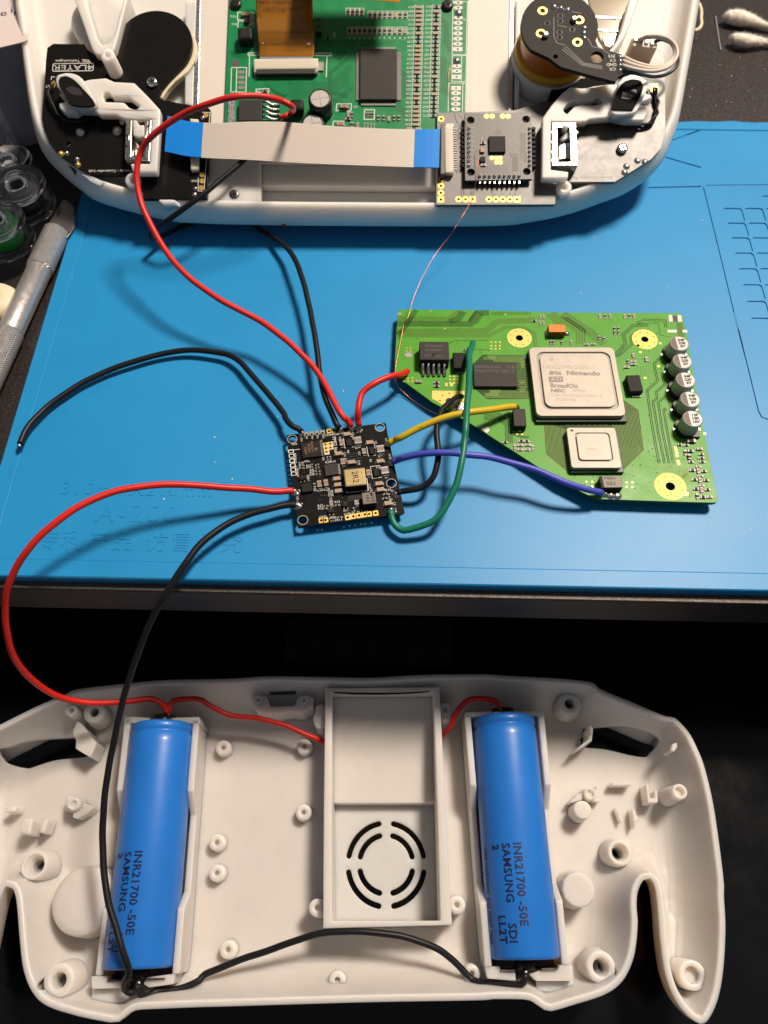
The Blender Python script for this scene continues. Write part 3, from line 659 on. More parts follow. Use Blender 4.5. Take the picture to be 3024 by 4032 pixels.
t2.prism(Wp('G',(275,938),*octo[1:],(700,800)), WZ-.2, WZ+.008)
ctr = (640,1060)
for k in range(22):
    s_ = 1-.026*k; p_ = [(ctr[0]+(x-ctr[0])*s_, ctr[1]+(y-ctr[1])*s_) for x,y in octo]; t3.ribbon(Wp('G',*p_), .13, WZ+.02)
for k in range(8):
    zz_ = []
    for i in range(4):
        x = 440+k*42+i*9; zz_ += [(x,950+(14 if i%2 else -8)),(x+7,950+(14 if i%2 else -8))]
    t3.ribbon(Wp('G',*zz_), .18, WZ+.024)
b1 = [(415,440),(345,505),(385,690),(270,795),(320,1150),(400,1588)]
bundle(t2, mk(('BB',*b1),h=WZ), 2, .55, .2, WZ+.014); bundle(t2, mk(('BB',(440,590),(430,610),(460,735),(370,810),(380,880),(335,915),(390,1250),(460,1588)),h=WZ), 2, .5, .2, WZ+.014)
bundle(t2, mk(('BB',(480,800),(480,850),(390,925),(440,1250),(510,1588)),h=WZ), 2, .5, .2, WZ+.014); bundle(t2, mk(('BB',(480,990),(450,1005),(500,1300),(555,1588)),h=WZ), 2, .5, .2, WZ+.014)
bundle(t1, mk(('BB',(620,60),(640,210)),h=WZ), 1, 1, 2.2, WZ+.008); bundle(t1, mk(('BB',(560,400),(560,500),(520,700),(545,900),(580,1080)),h=WZ), 1, 1, 3.0, WZ+.006)
bundle(t3, mk(('BB',(490,1600),(655,1760)),h=WZ), 9, .62, .2, WZ+.016); bundle(t3, mk(('BB',(600,1650),(680,1670),(720,1668)),h=WZ), 4, .5, .15, WZ+.018); bundle(t3, mk(('BB',(680,1770),(740,1715)),h=WZ), 6, .5, .2, WZ+.016)
bundle(t3, mk(('BB',(690,1890),(760,1950)),h=WZ), 5, .5, .2, WZ+.016); bundle(t3, mk(('BB',(880,1455),(935,1560)),h=WZ), 5, .42, .14, WZ+.016); bundle(t3, mk(('BB',(925,1670),(960,1700)),h=WZ), 3, .5, .16, WZ+.016)
bundle(t2, mk(('F',(960,1100),(1100,1085),(1190,1170),(1195,1340)),h=WZ), 5, .5, .2, WZ+.014); bundle(t2, mk(('F',(1195,1080),(1200,1240),(1310,1280),(1380,1285)),h=WZ), 2, .5, .25, WZ+.014)
bundle(t2, mk(('F',(640,405),(690,382),(850,380),(1000,378)),h=WZ), 1, .5, .2, WZ+.014); bundle(t2, mk(('F',(860,465),(1010,468)),h=WZ), 1, .5, .2, WZ+.014)
for m_, ms in ((t1,'wii_trace'),(t2,'wii_trace_dark'),(t3,'wii_trace_pale')): tag(m_.build('traces',ms,wii), None, None, kind='stuff')
vm = MB(); random.seed(11)
for i in range(330):
    r_, x, y = random.choice((('F',random.uniform(150,1380),random.uniform(110,900)),('G',random.uniform(850,1400),random.uniform(110,1480)),('BB',random.uniform(100,900),random.uniform(300,2000)),('G',random.uniform(250,900),random.uniform(1330,1500))))
    p_ = GR.pt(r_,x,y,WZ)
    if inside_np(np.array([p_]), inset(wo if area2(wo) > 0 else wo[::-1], 1.0))[0]: vm.disc(p_, random.choice((.12,.16,.2)), WZ+.03, 7)
for i in range(9):
    for j in range(6): vm.disc(GR.pt('BB',200+i*28,540+j*27,WZ), .13, WZ+.03, 6)
tag(vm.build('vias','wii_trace_dark',wii), None, None, kind='stuff')
for r,xs,ys in (('F',(1030,1070,1110),(398,430,458)),('F',(645,683,722),(716,746,778)),('F',(212,252,292),(730,762)),('F',(240,277),(450,478)),('G',(603,650),(1400,1436)),('G',(912,957),(1405,1440)),('F',(1272,1315),(1255,))):
    for x in xs:
        for y in ys: pad(wii,GR,r,x,y,WZ,.3,ms='gold',hole=.12,name='plated_via')
for x,y in ((580,1418),(588,1448),(595,1477),(597,1507),(608,1567),(615,1594),(697,1920),(897,1265),(413,282),(395,532),(248,660),(200,378)): pad(wii,GR,'BB',x,y,WZ,.42 if x != 697 else .7,ms='gold',hole=.16,name='plated_via')
for x,y in ((462,105),(598,270),(1162,138),(1020,1150)): pad(wii,GR,'F',x,y,WZ,.3,ms='gold',hole=.12,name='plated_via')
# large chips
o_,c,w_,l_,a = chip(wii,GR,'G',WZ,1.3,((172,388),(828,385),(903,935),(198,938)),'chip_base','chip_substrate')
HC,HW,HL,HA = quad(GR,'G',WZ+3.0,((170,366),(822,367),(897,890),(212,893)))
lid = MB(); k = .835
lid.prism(rrect(HC,HW,HL,1.7,HA,5), WZ+1.2, WZ+2.5)
lidp = lid.build('chip_lid','lid_groove',wii,bevel=.2)
pc = (HC[0]+.25, HC[1]+.2)
m_ = MB(); m_.prism(rrect(HC,HW,HL,1.7,HA,5), WZ+2.5, WZ+3.0, holes=[rrect(pc,HW*.865,HL*.85,2.6,HA,6)]); m_.build('lid_rim','lid_silver',lidp,bevel=.22,seg=3)
m_ = MB(); m_.prism(rrect(pc,HW*.795,HL*.775,2.3,HA,6), WZ+2.5, WZ+3.25); m_.build('lid_plateau','lid_silver',lidp,bevel=.3,seg=3)
lett(lidp,GR,(('HOLLYWOOD-1','G',470,520,1.5,-1.5,1.12),('JAPAN','G',545,700,1.0,-1.5),('D813301F5-KC2 NNC-A','G',535,738,1.1,-1.5),('0723RP7SE         0','G',495,770,1.0,-1.5),('E','G',336,458,.8,-1.5)),WZ+3.27,'lid_faint')
lett(lidp,GR,(('©\'06','G',365,565,1.45,-1.5),('Nintendo','G',580,566,1.7,-1.5,1.2),('BroadOn','G',430,662,1.7,-1.5,1.0),('NEC','G',385,700,1.25,-1.5,1.35)),WZ+3.27,'lid_mark',bold=.09)
m_ = MB(); m_.prism(mk(('G',(312,592),(420,590),(425,632),(318,634)),h=WZ+3.27), WZ+3.2, WZ+3.265); m_.build('maker_mark','lid_mark',lidp)
lett(lidp,GR,(('ATI','G',370,612,1.35,-1.5,1.25),),WZ+3.28,'lid_silver')
m_ = MB(); m_.ring(GR.pt('G',336,458,WZ+3.26),.5,.62,WZ+3.27,20); m_.build('ring_mark','lid_mark',lidp)
chip(wii,GR,'G',WZ,1.2,((456,1010),(852,1010),(878,1325),(470,1327)),'chip_base','chip_substrate')
c2,w2,l2,a2 = quad(GR,'G',WZ+2.7,((455,982),(832,985),(865,1290),(485,1292)))
m_ = MB(); m_.prism(rrect(c2,w2,l2,.9,a2,4), WZ+1.1, WZ+2.25); lid2 = m_.build('chip_lid','lid_groove',wii,bevel=.15)
pc2 = quad(GR,'G',WZ+2.7,((515,1020),(785,1022),(806,1240),(535,1245)))
m_ = MB(); m_.prism(rrect(c2,w2,l2,.9,a2,4), WZ+2.25, WZ+2.7, holes=[rrect(pc2[0],pc2[1],pc2[2],1.3,a2,4), circ(GR.pt('G',490,1006,WZ+2.7),.42,12)]); m_.build('lid_rim','lid_silver',lid2,bevel=.16)
m_ = MB(); m_.prism(rrect(pc2[0],pc2[1]-.9,pc2[2]-.9,1.1,a2,4), WZ+2.25, WZ+2.9); m_.build('lid_plateau','lid_silver',lid2,bevel=.22)
lett(lid2,GR,(('VE8729A','G',650,1148,.7,-1.5),),WZ+2.92,'lid_faint')
o_,*_ = chip(wii,GR,'F',WZ,1.3,((860,585),(1265,592),(1268,808),(872,808)),'chip_grey','memory_chip')
lett(o_,GR,(('SAMSUNG   71B','F',1060,628,1.25,-1.2,1.1),('K4J52324QC-BC14','F',1060,665,1.1,-1.2,1.05)),WZ+1.32,'chip_mark')
# voltage regulator with five legs
o_,*_ = chip(wii,GR,'F',WZ,4.4,((360,388),(635,392),(635,560),(360,560)),'chip_grey','voltage_regulator',side='chip_black',bevel=.25)
lett(o_,GR,(('072XHA2','F',497,432,1.1,-1.2),('SHARP','F',490,470,1.1,-1.2,1.2),('HT   A5G','F',497,525,1.1,-1.2)),WZ+4.42,'chip_mark')
m_ = MB(); m_.disc(GR.pt('F',493,515,WZ+4.4),.6,WZ+4.43,16); m_.build('mould_mark','chip_black',o_)
for x in (393,443,492,541,592):
    a_, b_, c_ = GR.pt('F',x-1,612,WZ+2.2), GR.pt('F',x-1,640,WZ+1.6), GR.pt('F',x+2,705,WZ+.4)
    m_ = MB(); m_.tube([(a_[0],a_[1]+2,WZ+2.3),(a_[0],a_[1],WZ+2.3),(b_[0],b_[1],WZ+1.5),(c_[0],c_[1]+.9,WZ+.5),(c_[0],c_[1]-.3,WZ+.35)], [.55,.55,.5,.6,.5], 8); m_.build('pin','solder',o_)
chip(wii,GR,'F',WZ,2.6,((672,490),(790,492),(792,635),(674,637)),'chip_black','power_diode',bevel=.3)
m_ = MB(); m_.prism(mk(('F',(690,655),(770,655),(770,685),(690,688)),h=WZ+.5),WZ,WZ+.6); m_.build('pin','tin',wii,bevel=.15)
m_ = MB(); m_.prism(circ(GR.pt('F',257,518,WZ),1.35,10,ry=1.1),WZ,WZ+.15); m_.build('solder_patch','tin',wii)
o_,*_ = chip(wii,GR,'F',WZ,2.8,((1232,1015),(1350,1018),(1356,1180),(1240,1178)),'chip_grey','tantalum_capacitor',side='chip_black',bevel=.2)
blob(wii,GR,'F',1300,1200,WZ,.9,.9); blob(wii,GR,'F',1272,1000,WZ,.9,1.6)
o_,*_ = chip(wii,GR,'G',WZ,2.8,((312,190),(443,190),(443,248),(312,248)),'tant_orange','tantalum_capacitor',side='tant_brown',bevel=.2)
blob(wii,GR,'G',300,255,WZ,.8,1.0); blob(wii,GR,'G',452,258,WZ,.9,.9)
chip(wii,GR,'G',WZ,2.5,((918,580),(1022,578),(1032,700),(925,705)),'chip_black','tantalum_capacitor',bevel=.25)
m_ = MB(); m_.prism(mk(('G',(948,728),(1022,726),(1026,748),(950,750)),h=WZ+.3),WZ,WZ+.5); m_.build('pin','tin',wii,bevel=.12)
o_,*_ = chip(wii,GR,'G',WZ,2.9,((700,1355),(868,1355),(885,1442),(722,1446)),'inductor_grey','tantalum_capacitor',side='chip_black',bevel=.2)
m_ = MB(); m_.prism(mk(('G',(700,1356),(722,1356),(742,1444),(722,1446)),h=WZ+2.93),WZ+2.8,WZ+2.93); m_.build('polarity_band','chip_black',o_)
lett(o_,GR,(('150','G',795,1410,1.3,178,1.1),('1628Kd','G',785,1372,.75,178,1.1)),WZ+2.95,'chip_black')
blob(wii,GR,'G',745,1490,WZ,1.1,1.2); blob(wii,GR,'G',790,1500,WZ,1.2,1.0); blob(wii,GR,'G',840,1500,WZ,1.3,.8)
# round can capacitors
for i,(x,y,tx) in enumerate(((625,280,('94P','220','6V')),(657,472,('94P','220','6V')),(692,677,('94P','220','6V')),(742,888,('94P','220','6V')),(770,1100,('13P','100','16V')))):
    zt = WZ+6.0; c = GR.pt('BB',x,y,zt); q_ = MB()
    q_.lathe(c,[(3.05,WZ+1.0),(3.12,WZ+1.3),(2.85,WZ+1.7),(3.1,WZ+2.1),(3.1,zt-.35),(2.95,zt-.08),(2.7,zt)],32); cn = q_.build('capacitor_can','cap_silver',wii)
    q_ = MB(); q_.prism([(c[0]-3.4,c[1]-2.2),(c[0]-2.2,c[1]-3.4),(c[0]+3.4,c[1]-3.4),(c[0]+3.4,c[1]+3.4),(c[0]-2.2,c[1]+3.4),(c[0]-3.4,c[1]+2.2)],WZ,WZ+1.1); q_.build('capacitor_base','cap_black',cn)
    seg_ = [(c[0]+2.72*math.cos(R(t)),c[1]+2.72*math.sin(R(t))) for t in range(112,254,7)]
    q_ = MB(); q_.prism(seg_,zt-.1,zt+.02); q_.build('polarity_band','cap_band',cn)
    for k,s_ in enumerate(tx):
        q_ = MB(); addtext(q_,s_,(c[0]+.75,c[1]+1.25-1.25*k),zt+.04,.95,R(4),sx=1.1,bold=.06); q_.build('printed_text','chip_black',cn)
    for sx in (-1,1):
        q_ = MB(); q_.box((c[0]+sx*3.6,c[1]-.1),(1.6,1.0),WZ,WZ+.4); q_.build('pin','solder',cn,bevel=.1)
# small parts
random.seed(5)
for (r,x,y,L_,W_,H_,k,ro) in (('BB',755,1338,2.6,1.2,.9,'res',0),('BB',627,1380,1.2,.8,.5,'res',0),('BB',700,1385,1.3,.8,.4,'res',0),('BB',843,1425,1.6,.9,.6,'brown',0),('BB',745,1448,1.6,.9,.6,'res',0),('BB',690,1470,1.6,.9,.4,'res',90),('BB',735,1515,1.6,.9,.7,'res',90),('BB',862,1487,1.4,.7,.4,'res',0),('BB',866,1527,1.4,.7,.4,'res',0),('BB',872,1567,1.5,.8,.4,'res',0),('BB',750,1570,1.4,.7,.4,'res',0),
  ('BB',830,1622,1.4,.7,.45,'grey',0),('BB',765,1660,1.6,.8,.45,'res',0),('BB',832,1668,1.6,.9,.5,'brown',90),('BB',890,1670,1.4,.8,.45,'res',0),('BB',855,1722,1.4,.7,.45,'grey',0),('BB',790,1762,1.6,.8,.45,'res',0),('BB',850,1768,1.6,.9,.5,'brown',90),('BB',915,1768,1.4,.8,.45,'res',0),('BB',865,1828,1.4,.7,.45,'grey',0),('BB',805,1862,1.6,.8,.45,'res',0),('BB',866,1872,1.6,.9,.5,'brown',90),('BB',930,1870,1.4,.8,.45,'res',0),('BB',820,1945,1.6,.8,.45,'res',90),('BB',882,1952,1.7,.9,.5,'res',0),('BB',952,1950,1.6,.8,.45,'grey',0),
  ('G',965,425,1.4,.8,.5,'brown',90),('G',965,472,1.6,.8,.5,'grey',0),('G',965,492,1.6,.8,.5,'grey',0),('G',912,515,1.6,.8,.5,'grey',0),('G',925,472,1.3,.8,.5,'res',90),('G',1068,455,1.6,1.2,.5,'grey',90),
  ('G',708,125,1.6,.8,.3,'grey',90),('G',748,125,1.6,.8,.3,'res',90),('G',787,125,1.6,.8,.3,'grey',90),('G',898,125,1.6,.8,.3,'grey',90),('G',936,125,1.6,.8,.3,'res',90),('G',970,125,1.6,.8,.3,'grey',90),
  ('G',820,222,1.6,.7,.4,'res',90),('G',850,222,1.6,.7,.4,'res',90),('G',820,250,1.2,.7,.4,'res',90),('G',850,250,1.2,.7,.4,'res',90),('G',330,325,1.4,.7,.4,'res',90),('G',352,325,1.4,.7,.4,'res',90),('G',415,330,1.4,.7,.4,'res',90),('G',488,325,1.4,.7,.4,'grey',90),('G',600,340,1.4,.7,.4,'grey',0),('G',655,338,1.2,.7,.4,'grey',0),('G',705,290,1.4,.8,.4,'res',90),('G',740,300,1.4,.8,.4,'res',90),
  ('F',1490,158,1.5,.7,.3,'grey',90),('F',1520,158,1.5,.7,.3,'grey',90),('F',1490,215,1.5,.7,.3,'grey',90),('F',1520,215,1.5,.7,.3,'grey',90),('F',1430,195,1.4,.7,.4,'res',0),('F',350,758,1.8,1.0,.7,'grey',0),('F',520,770,1.6,.8,.5,'res',0),('F',520,803,1.6,.8,.5,'res',0),('F',778,468,1.0,.7,.3,'res',0),
  ('F',1310,1315,1.5,.8,.4,'res',0),('F',1360,1318,1.5,.8,.4,'res',0),('F',1300,1355,1.6,.9,.4,'grey',0),('F',1370,1350,1.6,1.0,.4,'grey',0),('F',1250,1372,1.5,.8,.4,'grey',90),('F',1418,1378,1.5,.8,.4,'grey',90),('F',1300,1395,1.6,.9,.4,'grey',0),('F',1368,1395,1.6,.9,.4,'grey',0),('F',1160,1328,1.4,.7,.4,'res',0),('G',610,1338,1.5,.6,.3,'grey',0)):
    smd(wii,GR,r,x,y,WZ,L_,W_,H_,k,R(ro-1.5))
for (r,p) in (('G',((1232,118),(1262,118),(1268,172),(1236,172))),('G',((1300,118),(1332,120),(1340,172),(1305,172))),('G',((1222,233),(1298,233),(1300,256),(1225,256))),('G',((1338,233),(1378,233),(1380,256),(1340,256))),('F',((900,1180),(1000,1182),(1015,1225),(985,1250))),('F',((597,778),(622,778),(622,812),(597,812))),('F',((642,778),(672,778),(672,812),(642,812))),('F',((155,122),(190,122),(192,148),(155,150)))):
    m_ = MB(); m_.prism(mk((r,*p),h=WZ),WZ-.02,WZ+.14); m_.build('solder_pad','gold_pad' if r == 'F' and p[0][0] in (597,642) else 'tin',wii,bevel=.05)
m_ = MB(); m_.prism(mk(('G',(1262,125),(1302,125),(1305,168),(1266,168)),h=WZ),WZ-.02,WZ+.08); m_.build('bare_patch','chip_base',wii)
sm = MB(); random.seed(9)                          # faint white lettering dust of the silkscreen
for (x,y) in ((185,1440),(225,1360),(280,1380),(330,1390),(440,1420),(500,1440),(555,1480),(190,1540),(200,1640),(350,1540),(310,1520),(270,1640),(370,1640),(540,1230)):
    for i in range(9):
        p_ = GR.pt('BB',x+random.uniform(-18,18),y+random.uniform(-45,45),WZ); sm.ribbon([p_,(p_[0]+random.uniform(-.3,.3),p_[1]+random.uniform(.2,.6))],.12,WZ+.03)
tag(sm.build('silkscreen','wii_trace_pale',wii), None, None, kind='stuff')

# ------------------------------------------------------------------ power management board (black)
PZ = 3.6; PA = R(8.8)
pms = thing('power_board', 'small square black circuit board with gold inductor and coloured wires soldered round it', 'circuit board', (*GR.pt('E',820,800,0),0))
po = mk(('E',(140,337),(1280,193),(1302,198),(1318,300),(1520,1232),(1485,1255),(275,1408)), h=PZ)
PH = [GR.pt('E',x,y,PZ) for x,y in ((210,382),(1232,246),(1366,896),(333,1327))]
# half-round notches of the castellated edges are cut as small holes close to the edge
cast = [GR.pt('E',x,y,PZ) for x,y in ((375,331),(437,324),(500,316),(563,308),(640,296),(690,289),(185,527),(192,580),(200,637),(210,690),(217,742),(224,790),(855,1302),(922,1288),(990,1278),(1057,1266),(1108,1260),(1183,1250),(548,1338),(597,1332))]
mb = MB(); mb.prism(po, PZ-1.0, PZ, holes=[circ(c,1.35,18) for c in PH]+[circ(c,.42,10) for c in cast]); mb.build('board','pcb_black',pms,bevel=.06)
for c in PH: mb = MB(); mb.ring(c,1.37,1.62,PZ+.02,22); mb.build('hole_ring','silk_dim',pms)
mb = MB(); mb.box(GR.pt('E',850,700,0),(9,7),.02,PZ-1.0,PA); mb.build('underside_inductor','chip_black',pms)
for (x,y) in ((375,325),(437,317),(500,310),(563,301)): 
    c = GR.pt('E',x,y,PZ); m_ = MB(); m_.prism(rrect(c,1.5,1.5,.15,PA),PZ,PZ+.06,holes=[circ((c[0],c[1]-.35),.42,8)]); m_.build('edge_pad','tin',pms)
for (x,y) in ((195,525),(202,577),(208,635),(216,688),(222,740),(228,787)):
    c = GR.pt('E',x,y,PZ); m_ = MB(); m_.prism(rrect(c,1.7,1.25,.12,PA),PZ,PZ+.05,holes=[rrect(c,1.2,.95,.1,PA)]); m_.build('edge_pad','silk',pms)
for (x,y) in ((640,290),(692,283),(856,1297),(922,1283),(990,1273),(1057,1262),(1108,1256),(1183,1246),(549,1331),(598,1326)):
    c = GR.pt('E',x,y,PZ); m_ = MB(); m_.prism(rrect(c,1.55,1.7,.12,PA),PZ,PZ+.06,holes=[circ(c,.42,10)]); m_.build('edge_pad','gold',pms)
m_ = MB(); m_.prism(mk(('E',(565,432),(678,410),(690,500),(640,508),(645,560),(588,566)),h=PZ),PZ,PZ+.04); ip = m_.build('programming_header','silk',pms)
for x,y in ((598,446),(652,438),(603,490),(656,482),(611,533)): pad(ip,GR,'E',x,y,PZ+.04,.72,ms='gold',hole=.34)
o_,*_ = chip(pms,GR,'E',PZ,1.0,((305,430),(530,398),(552,575),(332,605)),'chip_black','controller_chip')
for i,s_ in enumerate(('SNF3A1Y','BH3561','DIB3Y')): lett(o_,GR,((s_,'E',[440,405,365][i],[470,490,520][i],.75,-90+8.8),),PZ+1.02,'mlcc_brown')
m_ = MB(); m_.disc(GR.pt('E',487,497,PZ+1),.55,PZ+1.02,16); m_.build('ring_mark','chip_mark',o_)
for i in range(13):
    x0_,y0_ = 350+(530-350)*i/12*1.0, 607-24*i/12; pa_ = GR.pt('E',x0_,y0_+8,PZ); m_ = MB(); m_.box((pa_[0],pa_[1]),(.22,.8),PZ,PZ+.2,PA); m_.build('pin','tin',o_)
    pa_ = GR.pt('E',545+14*i/12,400+175*i/12,PZ); m_ = MB(); m_.box((pa_[0],pa_[1]),(.8,.2),PZ,PZ+.2,PA); m_.build('pin','tin',o_)
o_,*_ = chip(pms,GR,'E',PZ,.95,((580,682),(732,662),(747,790),(596,810)),'chip_grey','charger_chip')
for i in range(8):
    pa_ = GR.pt('E',598+18*i,822-2.4*i,PZ); m_ = MB(); m_.box(pa_,(.3,.6),PZ,PZ+.2,PA); m_.build('pin','tin',o_)
    pa_ = GR.pt('E',752+1.6*i,680+15*i,PZ); m_ = MB(); m_.box(pa_,(.6,.28),PZ,PZ+.2,PA); m_.build('pin','tin',o_)
chip(pms,GR,'E',PZ,1.1,((312,905),(432,885),(445,985),(322,1003)),'chip_black','transistor_pack')
for x,y,s_ in ((870,418,(66,80)),(1133,512,(52,80)),(1186,765,(62,88))):
    chip(pms,GR,'E',PZ,.9,((x-s_[0]/2,y-s_[1]/2+5),(x+s_[0]/2,y-s_[1]/2-3),(x+s_[0]/2+6,y+s_[1]/2-4),(x-s_[0]/2+6,y+s_[1]/2+4)),'chip_black','regulator_chip')
    c = GR.pt('E',x,y,PZ); m_ = MB(); m_.prism(rrect(c,s_[0]*.034+.9,s_[1]*.04+.9,.1,PA),PZ,PZ+.03,holes=[rrect(c,s_[0]*.034+.6,s_[1]*.04+.6,.1,PA)]); m_.build('silkscreen_outline','silk',pms)
# inductors
o_,*_ = chip(pms,GR,'E',PZ,3.4,((800,733),(1052,706),(1085,913),(827,940)),'inductor_gold','power_inductor',side='chip_black',bevel=.45,z0=.6)
lett(o_,GR,(('2R2','E',942,822,1.9,-90+8.8,1.0),),PZ+3.43,'chip_black')
c,w_,l_,a = quad(GR,'E',PZ,((820,790),(1075,762),(1100,985),(832,1012))); m_ = MB(); m_.box(c,(w_,l_),PZ,PZ+.06,a); m_.build('inductor_outline','silk',pms)
m_ = MB(); m_.box(c,(w_-.5,l_-.5),PZ+.02,PZ+.7,a); m_.build('inductor_foot','chip_black',o_)
o_,*_ = chip(pms,GR,'E',PZ,2.9,((1016,1008),(1176,990),(1194,1126),(1035,1143)),'inductor_grey','power_inductor',side='chip_black',bevel=.25)
lett(o_,GR,(('WE','E',1145,1068,1.25,-90+8.8,1.1),('1R0','E',1085,1070,1.2,-90+8.8,1.0)),PZ+2.93,'chip_black')
m_ = MB(); m_.disc(GR.pt('E',1133,1020,PZ+2.9),.42,PZ+2.935,14); m_.build('ring_mark','chip_black',o_)
for (x,y,L_,W_,H_,k,ro) in ((848,318,2.1,1.25,1.0,'tan',0),(975,392,2.5,2.2,1.1,'coil',90),(783,420,2.2,1.3,1.0,'brown',90),(1113,415,2.1,1.25,1.0,'tan',0),(1238,492,2.5,2.3,1.1,'coil',90),(1047,520,2.0,1.25,.9,'grey',90),(750,545,2.1,1.25,1.0,'tan',0),(800,640,2.1,1.4,1.0,'brown',90),(903,645,2.1,1.25,1.0,'tan',0),(1235,632,2.1,1.25,1.0,'tan',0),(1290,742,2.5,2.3,1.1,'coil',90),(1096,770,2.1,1.25,1.0,'brown',90),
  (728,838,2.1,1.25,1.0,'tan',0),(740,908,2.1,1.25,1.0,'tan',0),(748,980,2.1,1.25,1.0,'tan',0),(525,900,2.2,1.35,1.0,'brown',90),(602,888,2.2,1.35,1.0,'brown',90),(1222,895,2.1,1.25,1.0,'tan',0),(1238,965,2.1,1.25,1.0,'tan',0),(1328,1125,2.1,1.3,1.0,'tan',0),(960,1120,1.4,1.3,.8,'coil',90),
  (375,640,1.2,.7,.4,'grey',0),(320,690,1.0,.5,.4,'res',0),(318,720,1.0,.5,.4,'res',0),(440,690,1.0,.5,.4,'res',90),(485,700,1.0,.5,.4,'res',90),(515,690,1.0,.5,.4,'res',90),(490,770,1.0,.5,.4,'res',90),(530,770,1.0,.5,.4,'res',90),(395,830,1.4,.8,.5,'grey',90),(665,1130,1.6,1.1,.5,'grey',90),(735,1150,1.0,.6,.4,'res',0),(600,1160,1.0,.6,.4,'res',0),(590,1190,1.0,.6,.4,'res',0),(1300,1020,1.0,.6,.4,'res',0),(1340,1040,1.0,.6,.4,'res',90),(1290,1070,1.0,.6,.4,'res',0),(930,1200,1.0,.6,.4,'res',90),(620,605,1.0,.6,.4,'res',90),(655,600,1.0,.6,.4,'res',90),(680,1295,1.4,.9,.5,'grey',0),(765,1290,1.0,.6,.4,'res',0),(470,920,1.2,.8,.4,'res',90)):
    smd(pms,GR,'E',x,y,PZ,L_,W_,H_,k,PA+R(ro))
for x,y,ro in ((325,832,0),(830,1145,0),(662,1215,0)): smd(pms,GR,'E',x,y,PZ,1.9,1.3,1.0,'black',PA+R(ro))
for x,y,rx,h in ((315,322,.95,1.2),(775,268,.9,1.6),(908,246,1.0,1.4),(985,238,1.05,1.4),(1316,425,1.0,1.1),(1360,652,1.0,1.1),(240,992,1.2,.9),(262,1145,1.3,.9),(1425,1012,1.3,.9),(1362,1205,1.2,1.0),(295,1160,.8,.6),(265,1015,.8,.6)): blob(pms,GR,'E',x,y,PZ,rx,h)
lett(pms,GR,(('PMS2 lite','E',707,445,1.15,-90+8.8),('CHARGE','E',668,330,.8,8.8),('GND','E',775,313,.8,8.8),('3V3','E',985,293,.8,8.8),('C4','E',915,322,.7,-81),('C5','E',765,372,.7,-81),('L3','E',990,470,.7,-81),('U3','E',955,480,.7,-81),('C2','E',1183,422,.7,-81),('C3','E',990,545,.7,-81),('L1','E',1248,570,.7,-81),('U1','E',1220,580,.7,-81),('C16','E',822,560,.7,-81),('C17','E',838,628,.7,-81),('C18','E',985,655,.7,-81),('R23','E',625,652,.75,8.8),('R19','E',685,645,.75,8.8),('C15','E',312,660,.65,8.8),('R14','E',312,685,.65,8.8),('R15','E',312,708,.65,8.8),('R16','E',400,690,.65,8.8),('R18','E',400,712,.65,8.8),('R26','E',440,745,.65,8.8),('R27','E',440,770,.65,8.8),('R28','E',440,795,.65,8.8),('C25','E',533,978,.8,8.8),('C24','E',610,970,.8,8.8),('C20','E',655,990,.7,8.8),('C21','E',657,1015,.7,8.8),('C22','E',660,1038,.7,8.8),('R25','E',472,965,.7,-81),('R12','E',735,1115,.75,8.8),('D2','E',660,1085,.7,-81),('R22','E',537,1158,.75,8.8),('R21','E',540,1190,.75,8.8),('R11','E',838,1215,.7,8.8),('U10','E',845,1255,.7,8.8),('F-','E',918,1240,.7,8.8),('F+','E',985,1232,.7,8.8),('GND','E',568,1290,.75,8.8),('C12','E',690,1330,.75,8.8),('R13','E',760,1322,.75,8.8),('C10','E',1110,930,.7,-81),('C6','E',1130,975,.7,-81),('R10','E',1330,975,.8,8.8),('R9','E',1360,1090,.7,8.8),('L2','E',1305,825,.7,-81),('U2','E',1200,712,.7,-81),('R4','E',860,530,.7,-81),('R5','E',1122,632,.7,-81),('R20','E',235,440,.75,8.8),('U6','E',572,612,.7,-81),('1V8','E',1412,1210,.7,-81),('1V15','E',1347,585,.7,-81),('1V','E',1302,385,.7,-81),('GND','E',1382,1010,.7,-81),('5V','E',1075,1225,.7,8.8),('C9','E',1400,1135,.7,-81),('SDA','E',570,350,.6,-81),('SCL','E',505,355,.6,-81),('PW','E',440,362,.6,-81),('UP','E',377,365,.6,-81),('BTN','E',315,385,.6,-81),('DN','E',245,575,.6,-81),('UP','E',245,620,.6,-81),('REV','E',268,745,.6,-81),('PWM','E',272,790,.6,-81),('B+','E',295,985,.7,-81),('1S1','E',270,1072,.75,-81),('B-','E',318,1140,.7,-81)),PZ+.03,'silk')
# white outline bars by the edge
m_ = MB(); m_.ribbon(mk(('E',(855,285),(1022,262),(1026,282)),h=PZ),.25,PZ+.03); m_.build('silkscreen_outline','silk',pms)
for xa,ya,xb,yb in ((168,515,300,500),(175,560,250,552),(183,610,262,602),(190,660,265,652),(196,712,268,704),(880,1240,895,1320),(1018,1215,1032,1300)):
    m_ = MB(); m_.ribbon(mk(('E',(xa,ya),(xb,yb)),h=PZ),.16,PZ+.03); m_.build('silkscreen_outline','silk',pms)
vm = MB(); random.seed(2)
for i in range(7):
    for j in range(5): vm.disc(GR.pt('E',870+22*i+6*j,560+30*j-3*i,PZ) if j < 4 else GR.pt('E',540+22*i,1040,PZ),.14,PZ+.02,6); vm.disc(GR.pt('E',870+24*i,1050+12*j-3*i,PZ),.14,PZ+.02,6)
for i in range(90): vm.disc(GR.pt('E',random.uniform(330,1250),random.uniform(640,1150),PZ),.12,PZ+.02,6)
tag(vm.build('vias','chip_mark',pms), None, None, kind='stuff')
